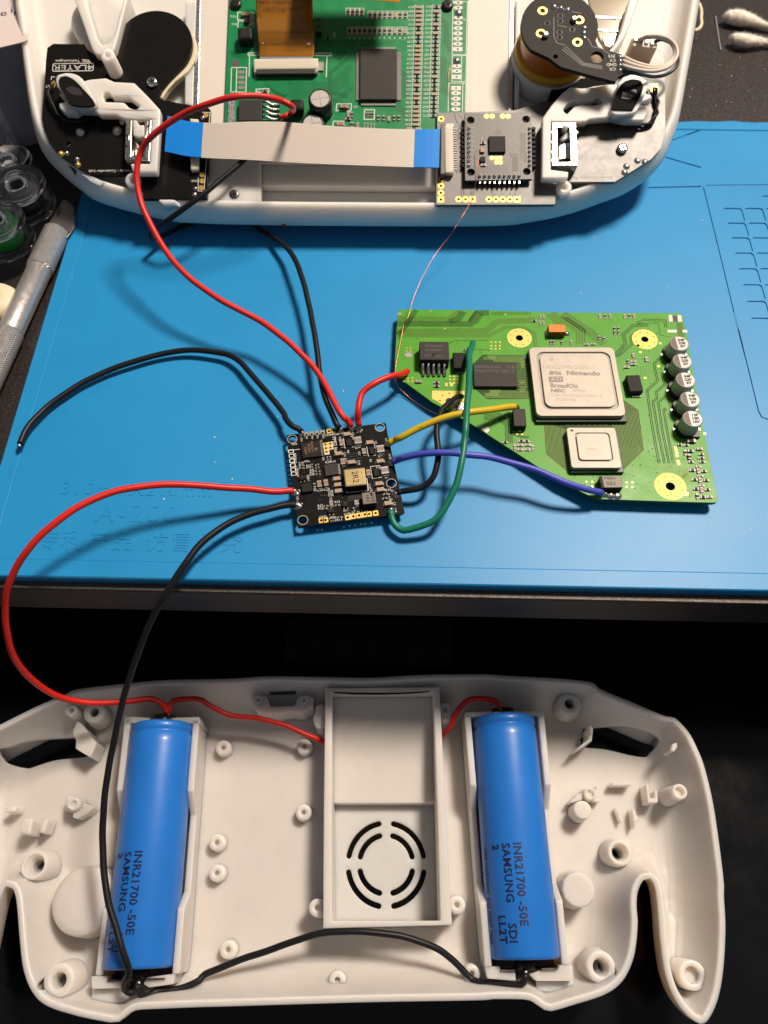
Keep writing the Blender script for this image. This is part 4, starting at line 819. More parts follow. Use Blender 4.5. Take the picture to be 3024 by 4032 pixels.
# ------------------------------------------------------------------ top shell half, leaning back on the mat (all in the tilted frame TS)
def tk(*segs, h=0.0): return mk(*segs, fr=TS, h=h)
raw = tk(('P2',(180,0),(240,500),(290,900),(350,1300),(420,1560),(520,1740),(700,1920),(900,2080),(1106,2205)),('V',(300,1065),(600,1092),(1000,1104),(1659,1112)),('W',(1050,487),(1150,478),(1230,461),(1296,438),(1348,418),(1396,387),(1430,350),(1450,308),(1466,262)),('D',(1080,500),(1165,0)),('W',(1540,-180),(1500,-380),(1350,-470),(800,-490),(250,-470),(80,-380),(40,-180)), h=3.0)
if area2(raw) < 0: raw = raw[::-1]
so = spline(raw, 2.2, True)
RW = 10.6
prof = [(7,.2),(2.6,.4),(.7,1.2),(0,2.6),(.6,5),(1.4,7.4),(2.4,9.4),(3.1,RW-.3),(3.9,RW),(4.6,RW-.1),(5.0,RW-.9),(5.4,8),(6.3,5.5),(8,3.9),(11,3.4)]
mb = MB(); rg = [[(x,y,z) for x,y in inset(so,d)] for d,z in prof]; mb.loft(rg, 0, True, cap=True)
mb.add(rg[0], [tuple(range(len(rg[0])))[::-1]])
tshell = thing('top_shell', 'white resin front shell half leaning on the blue mat, holding a screen and circuit boards', 'shell', (0,0,0), TS)
mb.build('shell_body','resin_shell',tshell,TS)
def tprism(nm, par, ms, z0, z1, *segs, holes=(), bevel=.0, mside=None):
    m_ = MB(); m_.prism(tk(*segs,h=z1), z0, z1, holes=[tk(h_,h=z1) for h_ in holes], m=0, mside=1 if mside else None); return m_.build(nm,[ms,mside] if mside else ms,par,TS,bevel)
def sprism(nm, par, ms, z0, z1, pts, holes=(), bevel=.0):
    m_ = MB(); m_.prism(pts, z0, z1, holes=holes); return m_.build(nm,ms,par,TS,bevel)
tprism('inner_shelf',tshell,'resin_top',3,9.2,('V',(560,560),(1095,560),(1092,938),(560,932)),bevel=.3)
tprism('inner_shelf',tshell,'resin_top',3,7.2,('V',(1098,560),(2700,560),(2700,800),(1098,790)),bevel=.6)
tprism('inner_shelf',tshell,'resin_top',3,9.5,('C',(1020,0),(1075,0),(1050,1000),(1010,1020)),bevel=.4)
tprism('inner_shelf',tshell,'resin_top',3,9.0,('A',(1345,0),(1425,0),(1400,770),(1340,750)),bevel=.4)
uo = tk(('A',(520,-60),(600,160),(655,320),(690,385),(750,402),(815,372),(848,290),(935,-60)),h=15); ui = tk(('A',(605,-60),(655,120),(712,290),(745,325),(785,312),(828,255),(905,-60)),h=15)
sprism('button_wall',tshell,'resin_top',3,15,spline(uo,2)+spline(ui,2)[::-1],bevel=.5)
m_ = MB(); c = TS.pt('A',735,135,9); m_.lathe(c,[(11.8,3.4),(11.6,8),(10.6,9.2),(8,9.8),(4,10.1),(.1,10.2)],36); m_.build('button_dome','resin_top',tshell,TS)
for i in range(9):
    a,b = TS.pt('A',712+13*i,278-9*i,8), TS.pt('A',722+12.5*i,318-9*i,8); m_ = MB(); m_.ribbon([a,b],.45,0); 
    m_ = MB(); m_.box(((a[0]+b[0])/2,(a[1]+b[1])/2),(.5,3.4),4,8.4,R(-8)); m_.build('rib','paper',tshell,TS)
def tboss(r,x,y,zt,ro,ri,z0=3.0,dep=2.5,ms='resin_top'):
    c = TS.pt(r,x,y,zt); m_ = MB(); m_.lathe(c,[(ro*1.06,z0),(ro,zt-.3),(ro-.3,zt),(ri+.1,zt),(ri,zt-.2),(ri,zt-dep)],24,cap0=False); return m_.build('screw_post',ms,tshell,TS)
tboss('A',778,397,20.5,2.5,.8); tboss('A',962,1302,13.2,2.7,.9); tboss('Y',460,1525,13.2,2.7,1.0); tboss('A',1010,1315,11,2.0,.1)
for i,(x,y) in enumerate(()): tprism('rib',tshell,'resin_top',3,10.5,('Y',(x-20,y-18),(x+22,y-18),(x+18,y+20),(x-22,y+16)),bevel=.4)
tprism('rib',tshell,'resin_top',3,11,('A',(590,1262),(650,1270),(760,1320),(720,1345),(650,1310)),bevel=.3); tprism('rib',tshell,'resin_top',3,12.2,('A',(1150,1448),(1260,1448),(1300,1470),(1180,1475)),bevel=.3)
# amber plastic seen through the right-hand button opening
ab = thing('amber_capsule','amber tinted clear plastic piece inside the opening beside the round grey board','plastic piece',(*TS.pt('Y',820,200,5),5),TS)
tprism('capsule_body',ab,'glass_smoke',3.6,7,('Y',(640,-60),(1010,-60),(930,230),(880,340),(835,388),(790,375),(745,310)),bevel=.3)
for y,wd in ((128,14),(235,12)): tprism('bright_band',ab,'steel',7,7.3,('Y',(690,y),(925,y+12),(923,y+12+wd),(690,y+wd)))
tprism('orange_base',ab,'kapton',7,7.4,('Y',(775,310),(885,310),(862,362),(835,384),(795,372)))
uo = tk(('Y',(1090,-60),(985,230),(905,360),(842,420),(780,412),(735,360),(690,200),(620,-60)),h=15); ui = tk(('Y',(1010,-60),(930,230),(878,335),(838,385),(795,372),(752,310),(715,190),(655,-60)),h=15)
sprism('button_wall',tshell,'resin_top',3,13.5,spline(uo,2)+spline(ui,2)[::-1],bevel=.5)

# ------------------------------------------------------------------ screen module
lcd = thing('screen_module','white backed screen module with thin metal frame under the dark green board','screen',(*TS.pt('W',760,150,4),4),TS)
def nat(x,y): return (x/1.8228,y/1.8228)
tprism('backing_plate',lcd,'lcd_white',4,8.6,('W',nat(790,-60),nat(2008,-60),nat(1998,640),nat(775,640)),bevel=.2)
for q in (((776,-60),(792,-60),(776,640),(758,640)),((2008,-60),(2026,-60),(2014,640),(1998,640))): tprism('metal_frame',lcd,'steel',4,9.0,('W',*[nat(*p) for p in q]),bevel=.15)
# ------------------------------------------------------------------ display driver board (dark green)
VZ = 10.2
drv = thing('driver_board','dark green display driver board with square grey chip and orange ribbon on screen back','circuit board',(*TS.pt('W',750,150,8.6),8.6),TS)
tprism('board',drv,'drv_green',8.7,VZ,('W',nat(906,-60),nat(1845,-60),nat(1832,560),nat(880,560)),bevel=.08)
def Vp(r,*p): return tk((r,*p),h=VZ)
t1 = MB()
bundle(t1,Vp('Z',(1340,600),(1100,800),(1100,1000),(1300,1050)),3,.5,.2,VZ+.012); 
for k in range(15):
    t1.ribbon(Vp('Z',(380+20*k,865),(380+20*k,900+14*k),(600-2*k+k*6,1110-8*k)),.14,VZ+.012)
    t1.ribbon(Vp('Z',(640+k*3,900+12*k),(1090,900+12*k),(1340-2*k,690+16*k)),.13,VZ+.014)
bundle(t1,Vp('Z',(950,470),(1400,470)),6,.5,.2,VZ+.012); bundle(t1,Vp('Z',(20,560),(80,610),(200,620)),3,.45,.2,VZ+.012); bundle(t1,Vp('Z',(1120,1120),(1200,1080),(1330,960)),5,.45,.16,VZ+.012)
bundle(t1,Vp('AA',(1210,200),(1260,250),(1265,470),(1320,560)),4,.5,.2,VZ+.012); bundle(t1,Vp('AA',(1200,640),(1240,660),(1230,980),(1280,1050)),4,.5,.2,VZ+.012); bundle(t1,Vp('AA',(700,1130),(830,1240),(860,1400)),6,.5,.2,VZ+.012)
bundle(t1,Vp('AA',(790,780),(820,830),(815,1030),(850,1060)),4,.5,.2,VZ+.012); bundle(t1,Vp('AA',(1010,780),(1030,800),(1015,1100)),2,.5,.2,VZ+.012); bundle(t1,Vp('AA',(320,440),(420,500)),6,.45,.16,VZ+.012); bundle(t1,Vp('AA',(560,440),(560,490)),20,.5,.16,VZ+.012)
t1.prism(Vp('Z',(1140,620),(1160,580),(1230,585),(1260,555),(1295,560),(1290,600),(1240,630),(1210,665),(1180,650)),VZ-.1,VZ+.015)
tag(t1.build('traces','drv_trace',drv,TS),None,None,kind='stuff')
vm = MB(); random.seed(6)
for i in range(160):
    r_,x,y = random.choice((('Z',random.uniform(20,1600),random.uniform(0,1300)),('AA',random.uniform(0,1480),random.uniform(0,1200)))); vm.disc(TS.pt(r_,x,y,VZ),.2,VZ+.02,7)
tag(vm.build('vias','drv_trace',drv,TS),None,None,kind='stuff')
# silkscreen frames
def frame_line(par, fr, z, wd, ms, r, *p, name='silkscreen_outline'):
    m_ = MB(); m_.ribbon([fr.pt(r,x,y,z) for x,y in p],wd,z+.03); return m_.build(name,ms,par,fr)
for p in (((330,600),(215,600),(212,578),(330,572)),((228,600),(224,835)),((935,578),(1118,578),(1115,608),(935,606)),((1072,608),(1064,842)),((32,735),(196,735),(188,1005),(25,1000),(32,735)),((90,735),(82,1002)),((95,215),(100,135),(272,138),(270,205),(95,215)),((100,300),(105,228),(272,230),(272,300)),((1340,1130),(1180,1130),(1170,1205),(1330,1210),(1340,1130)),((1300,1320),(1140,1320),(1135,1382)),((440,965),(300,970),(298,1005),(436,1012),(440,965)),((1480,1195),(1590,1195),(1585,1300),(1475,1300),(1480,1195))): frame_line(drv,TS,VZ,.3,'silk','Z',*p)
for p in (((1338,12),(1495,18),(1480,598),(1328,592),(1338,12)),((1330,606),(1485,606),(1476,890),(1325,886),(1330,606)),((1432,606),(1425,890)),((1290,905),(1478,905),(1470,1215)),((1290,905),(1285,1215)),((1445,905),(1440,1215))): frame_line(drv,TS,VZ,.26,'silk','AA',*p)
# connector and orange ribbon of the screen
cn,*_ = chip(drv,TS,'Z',VZ,2.2,((275,640),(972,635),(975,742),(275,750)),'conn_ivory','ribbon_connector',bevel=.2)
m_ = MB(); m_.prism(tk(('Z',(298,742),(945,738),(948,798),(300,803)),h=VZ+1.9),VZ,VZ+1.9); m_.build('latch','conn_dark',cn,TS,.2)
for p in (((275,745),(300,742),(300,775),(275,780)),((945,740),(972,738),(972,772),(945,775))): m_ = MB(); m_.prism(tk(('Z',*p),h=VZ+2.0),VZ,VZ+2.0); m_.build('latch_arm','conn_ivory',cn,TS,.15)
m_ = MB(); m_.prism(tk(('Z',(975,672),(1035,672),(1032,768),(975,768)),h=VZ+.6),VZ,VZ+.6); m_.build('solder_tab','tin',cn,TS,.1)
rows = [(332,925,650,11.8),(332,925,612,12.0),(335,930,560,12.4),(333,932,500,12.9),(328,931,430,13.9),(320,927,350,14.9),(312,924,270,15.3),(305,921,190,15.6),(300,918,100,16.4),(295,915,0,17.5),(285,910,-160,19),(280,905,-300,20)]
fl = thing('screen_ribbon','orange flexible ribbon cable with printed code plugged into the dark green board','ribbon cable',(*TS.pt('Z',620,300,VZ),VZ),TS)
def rib_pt(t,k,dz=0.0):
    n_ = len(rows)-1; s_ = min(n_-1e-6,max(0,t*n_)); i = int(s_); f = s_-i
    a = [rows[i][j]*(1-f)+rows[i+1][j]*f for j in range(4)]; x = a[0]*(1-k)+a[1]*k; p_ = TS.pt('Z',x,a[2],a[3]); return (*p_,a[3]+dz)
def rib_patch(nm,ms,t0,t1_,k0,k1,dz,nt=40,nk=6,par=fl):
    m_ = MB(); v_ = [rib_pt(t0+(t1_-t0)*i/nt,k0+(k1-k0)*j/nk,dz) for i in range(nt+1) for j in range(nk+1)]
    m_.add(v_,[(i*(nk+1)+j,i*(nk+1)+j+1,(i+1)*(nk+1)+j+1,(i+1)*(nk+1)+j) for i in range(nt) for j in range(nk)],0,True); return m_.build(nm,ms,par,TS)
o_ = rib_patch('film','kapton',.085,1,0,1,0); sol = o_.modifiers.new('thickness','SOLIDIFY'); sol.thickness = .00016
m_ = MB()
for j in range(40):
    k = .03+.94*j/39; v_ = [rib_pt(.09+.91*i/24,k+s*.006,.20) for i in range(25) for s in (-1,1)]; m_.add(v_,[(2*i,2*i+1,2*i+3,2*i+2) for i in range(24)],0,True)
tag(m_.build('conductors','kapton_trace',fl,TS),None,None,kind='stuff')
rib_patch('tinned_end','tin',0,.088,.01,.99,0,4,4); rib_patch('stiffener','kapton_dark',.30,.62,0,1,.19,14,6)
for s_,x,y,sz in (('FOG-050JGT01-DPN',612,18,1.5),('CLO-19112101',590,88,1.5)):
    v,f = textmesh(s_,sz,0,1.0); c = TS.pt('Z',x,y,16.8); z_ = 16.85 if y > 50 else 17.65; m_ = MB(); m_.add([(c[0]-a*1.1,c[1]-b,z_+.012*0+(-b)*(-.08)) for a,b,h in v],f); m_.build('printed_text','ink_brown',fl,TS)
for s_,x,y in (('1',376,472),('40',874,480)):
    c = TS.pt('Z',x,y,13.4); m_ = MB(); addtext(m_,s_,c,13.62,.9,R(180)); m_.build('printed_text','silk',fl,TS)
m_ = MB(); m_.prism(tk(('AA',(-330,-22),(300,-8),(480,0),(752,24),(775,-500),(-330,-500)),h=25),24.8,25.0); m_.build('folded_flap','kapton',fl,TS)
# big square chip
q_,c,w_,l_,a = chip(drv,TS,'AA',VZ,1.7,((328,528),(735,528),(722,1082),(320,1082)),'chip_grey','display_chip',bevel=.25,z0=.3)
for i in range(38):
    t = (i+.5)/38-.5
    for (dx,dy,sz) in (((t*w_*.94),l_/2+.75,(.22,1.6)),((t*w_*.94),-l_/2-.75,(.22,1.6))):
        m_ = MB(); ca,sa = math.cos(a),math.sin(a); m_.box((c[0]+dx*ca-dy*sa,c[1]+dx*sa+dy*ca),sz,VZ,VZ+.5,a,top=.9); m_.build('pin','tin',q_,TS) if i % 1 == 0 else None
for i in range(44):
    t = (i+.5)/44-.5
    for sx in (-1,1):
        dx,dy = sx*(w_/2+.75), t*l_*.94; m_ = MB(); ca,sa = math.cos(a),math.sin(a); m_.box((c[0]+dx*ca-dy*sa,c[1]+dx*sa+dy*ca),(1.6,.22),VZ,VZ+.5,a,top=.9); m_.build('pin','tin',q_,TS)
m_ = MB(); m_.disc(TS.pt('AA',660,1022,VZ+1.7),.35,VZ+1.72,12); m_.build('ring_mark','chip_black',q_,TS)
# two long columns of small parts and the rows above the chip
random.seed(12); sk = MB()
for i in range(28):
    for (xa,ya,xb,yb,lab) in ((967,75,932,1352,880),(1157,72,1122,1352,1072)):
        if lab == 1072 and i > 25: continue
        x,y = xa+(xb-xa)*i/27, ya+(yb-ya)*i/27
        k = ('tan' if random.random() < .6 else 'res') if lab == 880 else ('res' if random.random() < .85 else 'tan')
        smd(drv,TS,'AA',x,y,VZ,1.9,1.0,.6 if k == 'tan' else .4,k,0)
        for sx in (-1,1):
            p_ = TS.pt('AA',x+sx*40,y,VZ); sk.ribbon([(p_[0]-sx*.45,p_[1]+.55),(p_[0]+sx*.3,p_[1]+.55),(p_[0]+sx*.3,p_[1]-.55),(p_[0]-sx*.45,p_[1]-.55)],.2,VZ+.03)
        addtext(sk,random.choice('CR')+str(random.randint(1,99)),TS.pt('AA',x-88,y,VZ),VZ+.03,.85,R(180))
for i in range(4): smd(drv,TS,'AA',195+50*i,128,VZ,1.9,1.0,.5,'res',R(90))
for i in range(8): smd(drv,TS,'AA',433+55*i,160,VZ,1.9,1.0,.5,'tan' if i == 5 else 'res',R(90))
for i in range(12): smd(drv,TS,'AA',210+55*i,335,VZ,1.9,1.0,.5,'tan' if i in (9,11) else 'res',R(90)); addtext(sk,str(10+i),TS.pt('AA',210+55*i,415,VZ),VZ+.03,.8,R(90))
for (x0_,n_,y_,st) in ((195,4,128,50),(433,8,160,55),(210,12,335,55)):
    for i in range(n_):
        p_ = TS.pt('AA',x0_+st*i,y_,VZ); sk.ribbon([(p_[0]-.75,p_[1]-1.5),(p_[0]-.75,p_[1]+1.5),(p_[0]+.75,p_[1]+1.5),(p_[0]+.75,p_[1]-1.5),(p_[0]-.75,p_[1]-1.5)],.16,VZ+.03)
for s_,r_,x,y in (('C62','Z',50,178),('R33','Z',62,262),('C44','AA',45,85+300),('D1','Z',320,992),('C9','Z',1385,1160),('J5','AA',1455,210)): addtext(sk,s_,TS.pt(r_,x,y,VZ),VZ+.03,.9,R(180) if r_ == 'Z' else R(90))
tag(sk.build('silkscreen','silk',drv,TS),None,None,kind='stuff')
for i,(x,y,sq) in enumerate(((1395,28,0),(1394,85,0),(1395,192,0),(1393,250,0),(1393,308,0),(1391,365,0),(1390,422,0),(1389,478,0),(1388,535,1),(1380,720,0),(1380,774,0),(1376,838,1),(1371,960,1),(1369,1015,0),(1368,1075,0),(1367,1132,0),(1366,1190,0))):
    pad(drv,TS,'AA',x,y,VZ,1.75,.85,'tin',.36,'through_hole_pad',sq=bool(sq))
for x,y in ((1400,135),(1378,655)): blob(drv,TS,'AA',x,y,VZ,1.3,1.0)
for y in (785,842,898,952): pad(drv,TS,'Z',139,y,VZ,1.4,.75,'tin',0,'solder_pad')
m_ = MB(); m_.disc(TS.pt('Z',76,686,VZ),1.6,VZ+.03,18); m_.build('test_dot','chip_mark',drv,TS)
# coils, power chip, cans
for p,tx,ty in ((((98,292),(245,285),(268,420),(92,430)),168,345),(((662,1072),(815,1070),(812,1192),(668,1196)),745,1130)):
    o_,*_ = chip(drv,TS,'Z',VZ,4.2,p,'chip_black','power_coil',bevel=.9); lett(o_,TS,(('100','Z',tx,ty,1.5,180+90 if tx < 300 else 180),),VZ+4.23,'chip_grey')
o_,*_ = chip(drv,TS,'Z',VZ,2.2,((112,1085),(368,1085),(358,1312),(105,1316)),'chip_grey','power_chip',side='chip_black',bevel=.25)
m_ = MB(); m_.prism(tk(('Z',(-5,1090),(70,1092),(66,1335),(-8,1335)),h=VZ+.5),VZ,VZ+.5); m_.build('heat_tab','solder',o_,TS,.15)
for i in range(4):
    y = 1112+54*i; p_ = [TS.pt('Z',368,y-6,VZ+1.3),TS.pt('Z',420,y,VZ+1.2),TS.pt('Z',470,y+26,VZ+.4),TS.pt('Z',560,y+30,VZ+.3)]
    m_ = MB(); m_.tube([(*p_[0],VZ+1.4),(*p_[1],VZ+1.3),(*p_[2],VZ+.4),(*p_[3],VZ+.3)],[.45,.45,.5,.6],8); m_.build('pin','solder',o_,TS)
for x,y,rr in ((995,1072,3.25),(915,1345,3.25)):
    zt = VZ+(7.0 if y < 1200 else 4.6); c = TS.pt('Z',x,y,zt); m_ = MB(); m_.lathe(c,[(4.2,VZ),(4.3,VZ+.5),(4.1,VZ+1),(4.2,VZ+1.5),(4.2,zt-.7),(3.9,zt-.1),(3.5,zt+.05),(3.3,zt-.05)],30); cn = m_.build('round_capacitor','cap_black',drv,TS)
    m_ = MB(); m_.lathe(c,[(3.3,zt-.1),(3.25,zt-.02)],28,cap0=False); m_.build('can_top','cap_silver',cn,TS)
    for aa in (10,100): m_ = MB(); m_.box(c,(6.2,.18),zt-.05,zt+.02,R(aa)); m_.build('vent_score','steel',cn,TS)
for (r,x,y,L_,W_,H_,k,ro) in (('Z',178,145,2.6,1.4,1.2,'brown',0),('Z',1258,1148,2.6,1.5,1.4,'brown',0),('Z',1218,1342,2.6,1.5,1.4,'brown',0),('Z',985,285,1.6,1.0,.5,'res',90),('Z',985,215,1.6,1.0,.5,'res',90),('Z',1080,408,1.6,.9,.5,'res',0),('Z',395,988,1.6,1.0,.5,'res',0),('Z',1305,1245,1.8,1.0,.6,'tan',90),('Z',1340,1245,1.8,1.0,.6,'res',90),('Z',1300,1290,1.8,1.0,.6,'res',0),('Z',1340,1355,1.8,1.0,.6,'res',90),('AA',525,1280,1.8,1.0,.5,'res',90),('AA',583,1280,1.8,1.0,.5,'res',90),('AA',640,1290,1.8,1.0,.6,'tan',90),('AA',697,1280,1.8,1.0,.5,'res',90),('AA',750,1280,1.8,1.0,.5,'res',90),('AA',395,1245,1.4,.5,.4,'res',90),('AA',420,1245,1.4,.5,.4,'res',90),('AA',445,1245,1.4,.5,.4,'res',90),('AA',468,1245,1.4,.5,.4,'res',90),('AA',375,1365,2.0,.6,.4,'grey',90),('AA',410,1368,2.0,.6,.4,'grey',90),('AA',445,1370,2.0,.6,.4,'grey',90),('AA',478,1372,2.0,.6,.4,'grey',90),('AA',860,1395,1.8,.9,.5,'tan',0),('AA',960,1398,1.8,.9,.5,'tan',0),('AA',245,1360,2.0,1.0,.5,'res',90),('AA',300,1362,2.0,1.0,.5,'grey',90)):
    smd(drv,TS,r,x,y,VZ,L_,W_,H_,k,R(ro))
smd(drv,TS,'Z',980,362,VZ,2.2,1.5,1.2,'black',0); smd(drv,TS,'Z',195,215,VZ,1.6,2.2,1.2,'black',0)
for x,y in ((242,178),(242,262)): pad(drv,TS,'Z',x,y,VZ,.6,.9,'gold')
def screw(par, fr, r, x, y, z, rr, ms, nm='screw', h=1.3):
    c = fr.pt(r,x,y,z+h); m_ = MB(); m_.lathe(c,[(rr,z),(rr,z+h*.55),(rr*.85,z+h*.9),(rr*.55,z+h)],22); s_ = m_.build(nm,ms,par,fr)
    for aa in (20,110): m_ = MB(); m_.box(c,(rr*1.05,rr*.3),z+h-.1,z+h+.015,R(aa)); m_.build('screw_slot','hole_dark',s_,fr)
    return s_
screw(drv,TS,'Z',75,25,VZ,2.2,'black_steel'); screw(drv,TS,'AA',1278,42,VZ,2.2,'black_steel')
screw(tshell,TS,'V',873,856,9.2,1.75,'dark_steel',h=.5)

# ------------------------------------------------------------------ left controller board
LZ = 11.6
lcb = thing('controller_board','glossy black controller board with white logo and wide round lobe','circuit board',(*TS.pt('A',800,800,9),9),TS)
c0 = TS.pt('A',1122,322,LZ); rr0 = abs(TS.pt('A',1397,322,LZ)[0]-c0[0])
arc = [(c0[0]+rr0*math.cos(R(t)), c0[1]+rr0*math.sin(R(t))) for t in range(175,-42,-7)]
lo_ = tk(('A',(385,318),(612,320),(635,362),(690,402),(760,408),(812,375)),h=LZ)+arc+tk(('A',(1230,575),(1175,645),(1140,715),(1280,745),(1420,770),(1512,782),(1528,800),(1505,1442),(1040,1444),(1035,1370),(1018,1312),(975,1278),(955,1268),(650,1268)),('P2',(870,1842),(620,1672),(540,1560),(480,1420),(455,1300),(462,1150),(485,900),(500,650),(515,520)),h=LZ)
hp = TS.pt('A',497,1045,LZ)
sprism('board',lcb,'pcb_black',LZ-1.5,LZ,lo_,[circ(hp,.95,14)],.08)
m_ = MB(); cr = lambda k: [(c0[0]+(rr0+k)*math.cos(R(t)), c0[1]+(rr0+k)*math.sin(R(t))-.8) for t in range(30,-42,-6)]
tail = tk(('A',(1255,590),(1200,650),(1160,712)),h=9.5)
m_.prism(cr(1.2)+[(p[0]+1.0,p[1]-.4) for p in tail]+tk(('A',(1150,705),(1140,660),(1230,560)),h=9.5)+cr(-3)[::-1],7.5,LZ-1.6); tag(m_.build('button_membrane','resin_yellow',tshell,TS,.2),None,None)
m_ = MB(); lp = rrect(TS.pt('A',530,488,LZ),15.0,3.3,.7,R(1),5); li = rrect(TS.pt('A',530,488,LZ),14.5,2.8,.5,R(1),5); m_.prism(lp,LZ-.05,LZ+.03,holes=[li]); m_.build('logo_frame','silk',lcb,TS)
lett(lcb,TS,(('4LAYER','A',532,489,2.3,181,1.35),('Technologies','A',490,441,1.0,181,1.2),('Ashida - Controller Left','A',800,1240,1.0,180.5,1.15),('LT','A',345,625,1.0,180),('GND','A',1412,1312,.8,180)),LZ+.03,'silk')
m_ = MB()
for k in range(4): m_.box((TS.pt('A',530,488,LZ)[0],TS.pt('A',530,488,LZ)[1]-1.05+.7*k),(14,.16),LZ+.03,LZ+.045,R(1))
tag(m_.build('logo_lines','pcb_black',lcb,TS),None,None,kind='stuff')
frame_line(lcb,TS,LZ,.25,'silk','A',(600,445),(655,450),(640,437),(595,434))
screw(lcb,TS,'A',1100,586,LZ,2.0,'chrome',h=1.5)
for x,y,rx,h in ((577,950,1.5,1.3),(845,942,1.6,1.3),(483,1108,.8,.8),(557,1152,.9,.9),(438,1112,1.1,1.0),(562,1192,1.0,.9),(885,880,1.0,.8),(770,680,1.0,.9),(840,716,.9,.8)): blob(lcb,TS,'A',x,y,LZ,rx,h,ms='solder' if x not in (438,562,770) else 'gold')
for x,y in ((712,895),(712,945)): pad(lcb,TS,'A',x,y,LZ,.95,ms='pcb_trace',hole=.7,name='drill_hole')
m_ = MB(); m_.disc(hp,.93,LZ-1.3,14); m_.build('white_pin','resin_top',lcb,TS)
for x,y in ((1495,835),(1468,1268),(1466,1313),(1461,1362)): pad(lcb,TS,'A',x,y,LZ,.95,ms='gold')
blob(lcb,TS,'A',1415,1365,LZ,.7,.5); blob(lcb,TS,'A',1410,1408,LZ,.8,.5); blob(lcb,TS,'A',1470,850,LZ,.7,.5)
frame_line(lcb,TS,LZ,.22,'silk','A',(1468,815),(1525,818),(1518,890)); frame_line(lcb,TS,LZ,.22,'silk','A',(1440,1385),(1480,1388),(1500,1150)); frame_line(lcb,TS,LZ,.22,'silk','A',(1440,1290),(1438,1386))
frame_line(lcb,TS,LZ,.25,'silk','A',(400,560),(375,556),(372,580)); pad(lcb,TS,'A',388,612,LZ,.9,1.5,'gold',.4)
m_ = MB(); m_.prism(tk(('A',(1380,860),(1440,865),(1440,1225),(1385,1230)),h=LZ+2.2),LZ,LZ+2.2); m_.build('ribbon_connector','conn_ivory',lcb,TS,.2)
for nm,p in (('switch_block',((735,1150),(790,1150),(790,1180),(735,1180))),): pass
tprism('tact_switch',lcb,'chip_black',4,LZ-1.4,('P2',(740,1790),(800,1760),(860,1840),(800,1880)),bevel=.2)
# wires hanging off the left edge
m_ = MB(); m_.tube([(*TS.pt('P2',x,y,w_),w_) for x,y,w_ in ((575,930,13),(520,1000,14),(545,1080,14),(580,1150,14),(620,1240,13),(700,1320,12.5),(850,1330,12.5),(980,1290,12.5))],.55,8); tag(m_.build('trigger_wire','black_wire',None,TS),'short black wire pair curling over the black controller board logo side','wire','trigger wires')

# ------------------------------------------------------------------ trigger levers
def lever(label, arm, slot, head, padp, extra):
    t = thing('trigger_lever',label,'lever',(*TS.pt(arm[0],*arm[1],14),LZ),TS,'trigger levers')
    h_ = [tk(slot,h=17)]
    m_ = MB(); m_.prism(tk(arm,h=17),13.5,17,holes=h_); m_.build('arm','resin_top',t,TS,.6)
    m_ = MB(); m_.prism(spline(tk(head,h=19.2),1.5,True),15,19.2); m_.build('head','resin_top',t,TS,.5)
    m_ = MB(); m_.prism(spline(tk(padp,h=19.8),1.2,False),19,19.8); pd = m_.build('pad','rubber_black',t,TS,.25)
    m_ = MB(); m_.prism(spline(tk(extra,h=19.84),1.2,True),19.7,19.84); m_.build('pad_mark','conn_dark',pd,TS)
    return t
lever('white plastic trigger lever with black rubber pad on the black controller board',
  ('A',(560,600),(635,578),(770,565),(830,592),(975,600),(1070,695),(1162,795),(1160,870),(1136,1245),(965,1245),(945,1186),(1086,1186),(1100,866),(900,856),(835,826),(720,826),(690,800),(575,795),(550,818),(470,812),(430,780),(426,748),(480,736),(420,670),(480,690)),
  ('A',(745,700),(755,672),(780,664),(802,680),(812,696),(935,700),(975,730),(1018,765),(988,795),(940,782),(900,742),(762,737)),
  ('A',(405,575),(418,545),(465,532),(535,536),(595,570),(650,655),(698,752),(640,772),(525,768),(470,695),(415,625)),
  ('A',(424,590),(436,558),(475,550),(525,570),(585,625),(686,758),(518,760),(466,685),(432,628)),('A',(475,640),(520,625),(585,650),(600,690),(520,682)))
lever('white plastic trigger lever with black rubber pad on the glare lit board',
  ('Y',(285,960),(360,855),(440,765),(512,708),(600,722),(700,714),(790,694),(880,690),(1060,760),(1165,770),(1180,800),(1110,822),(1072,850),(1128,878),(1138,920),(1112,974),(960,976),(850,950),(670,966),(640,986),(565,992),(352,990),(350,1386),(494,1404),(490,1450),(280,1450)),
  ('Y',(450,892),(480,850),(530,820),(600,824),(690,818),(712,796),(745,790),(776,822),(760,850),(700,862),(600,856),(540,872),(482,932),(460,915)),
  ('Y',(872,790),(900,680),(940,632),(1000,610),(1090,628),(1142,680),(1132,740),(1090,830),(1050,905),(960,930),(845,915)),
  ('Y',(842,893),(870,800),(905,715),(955,662),(1030,645),(1092,662),(1106,705),(1080,790),(1020,898)),('Y',(925,800),(935,755),(990,730),(1050,735),(1055,765),(1010,808)))
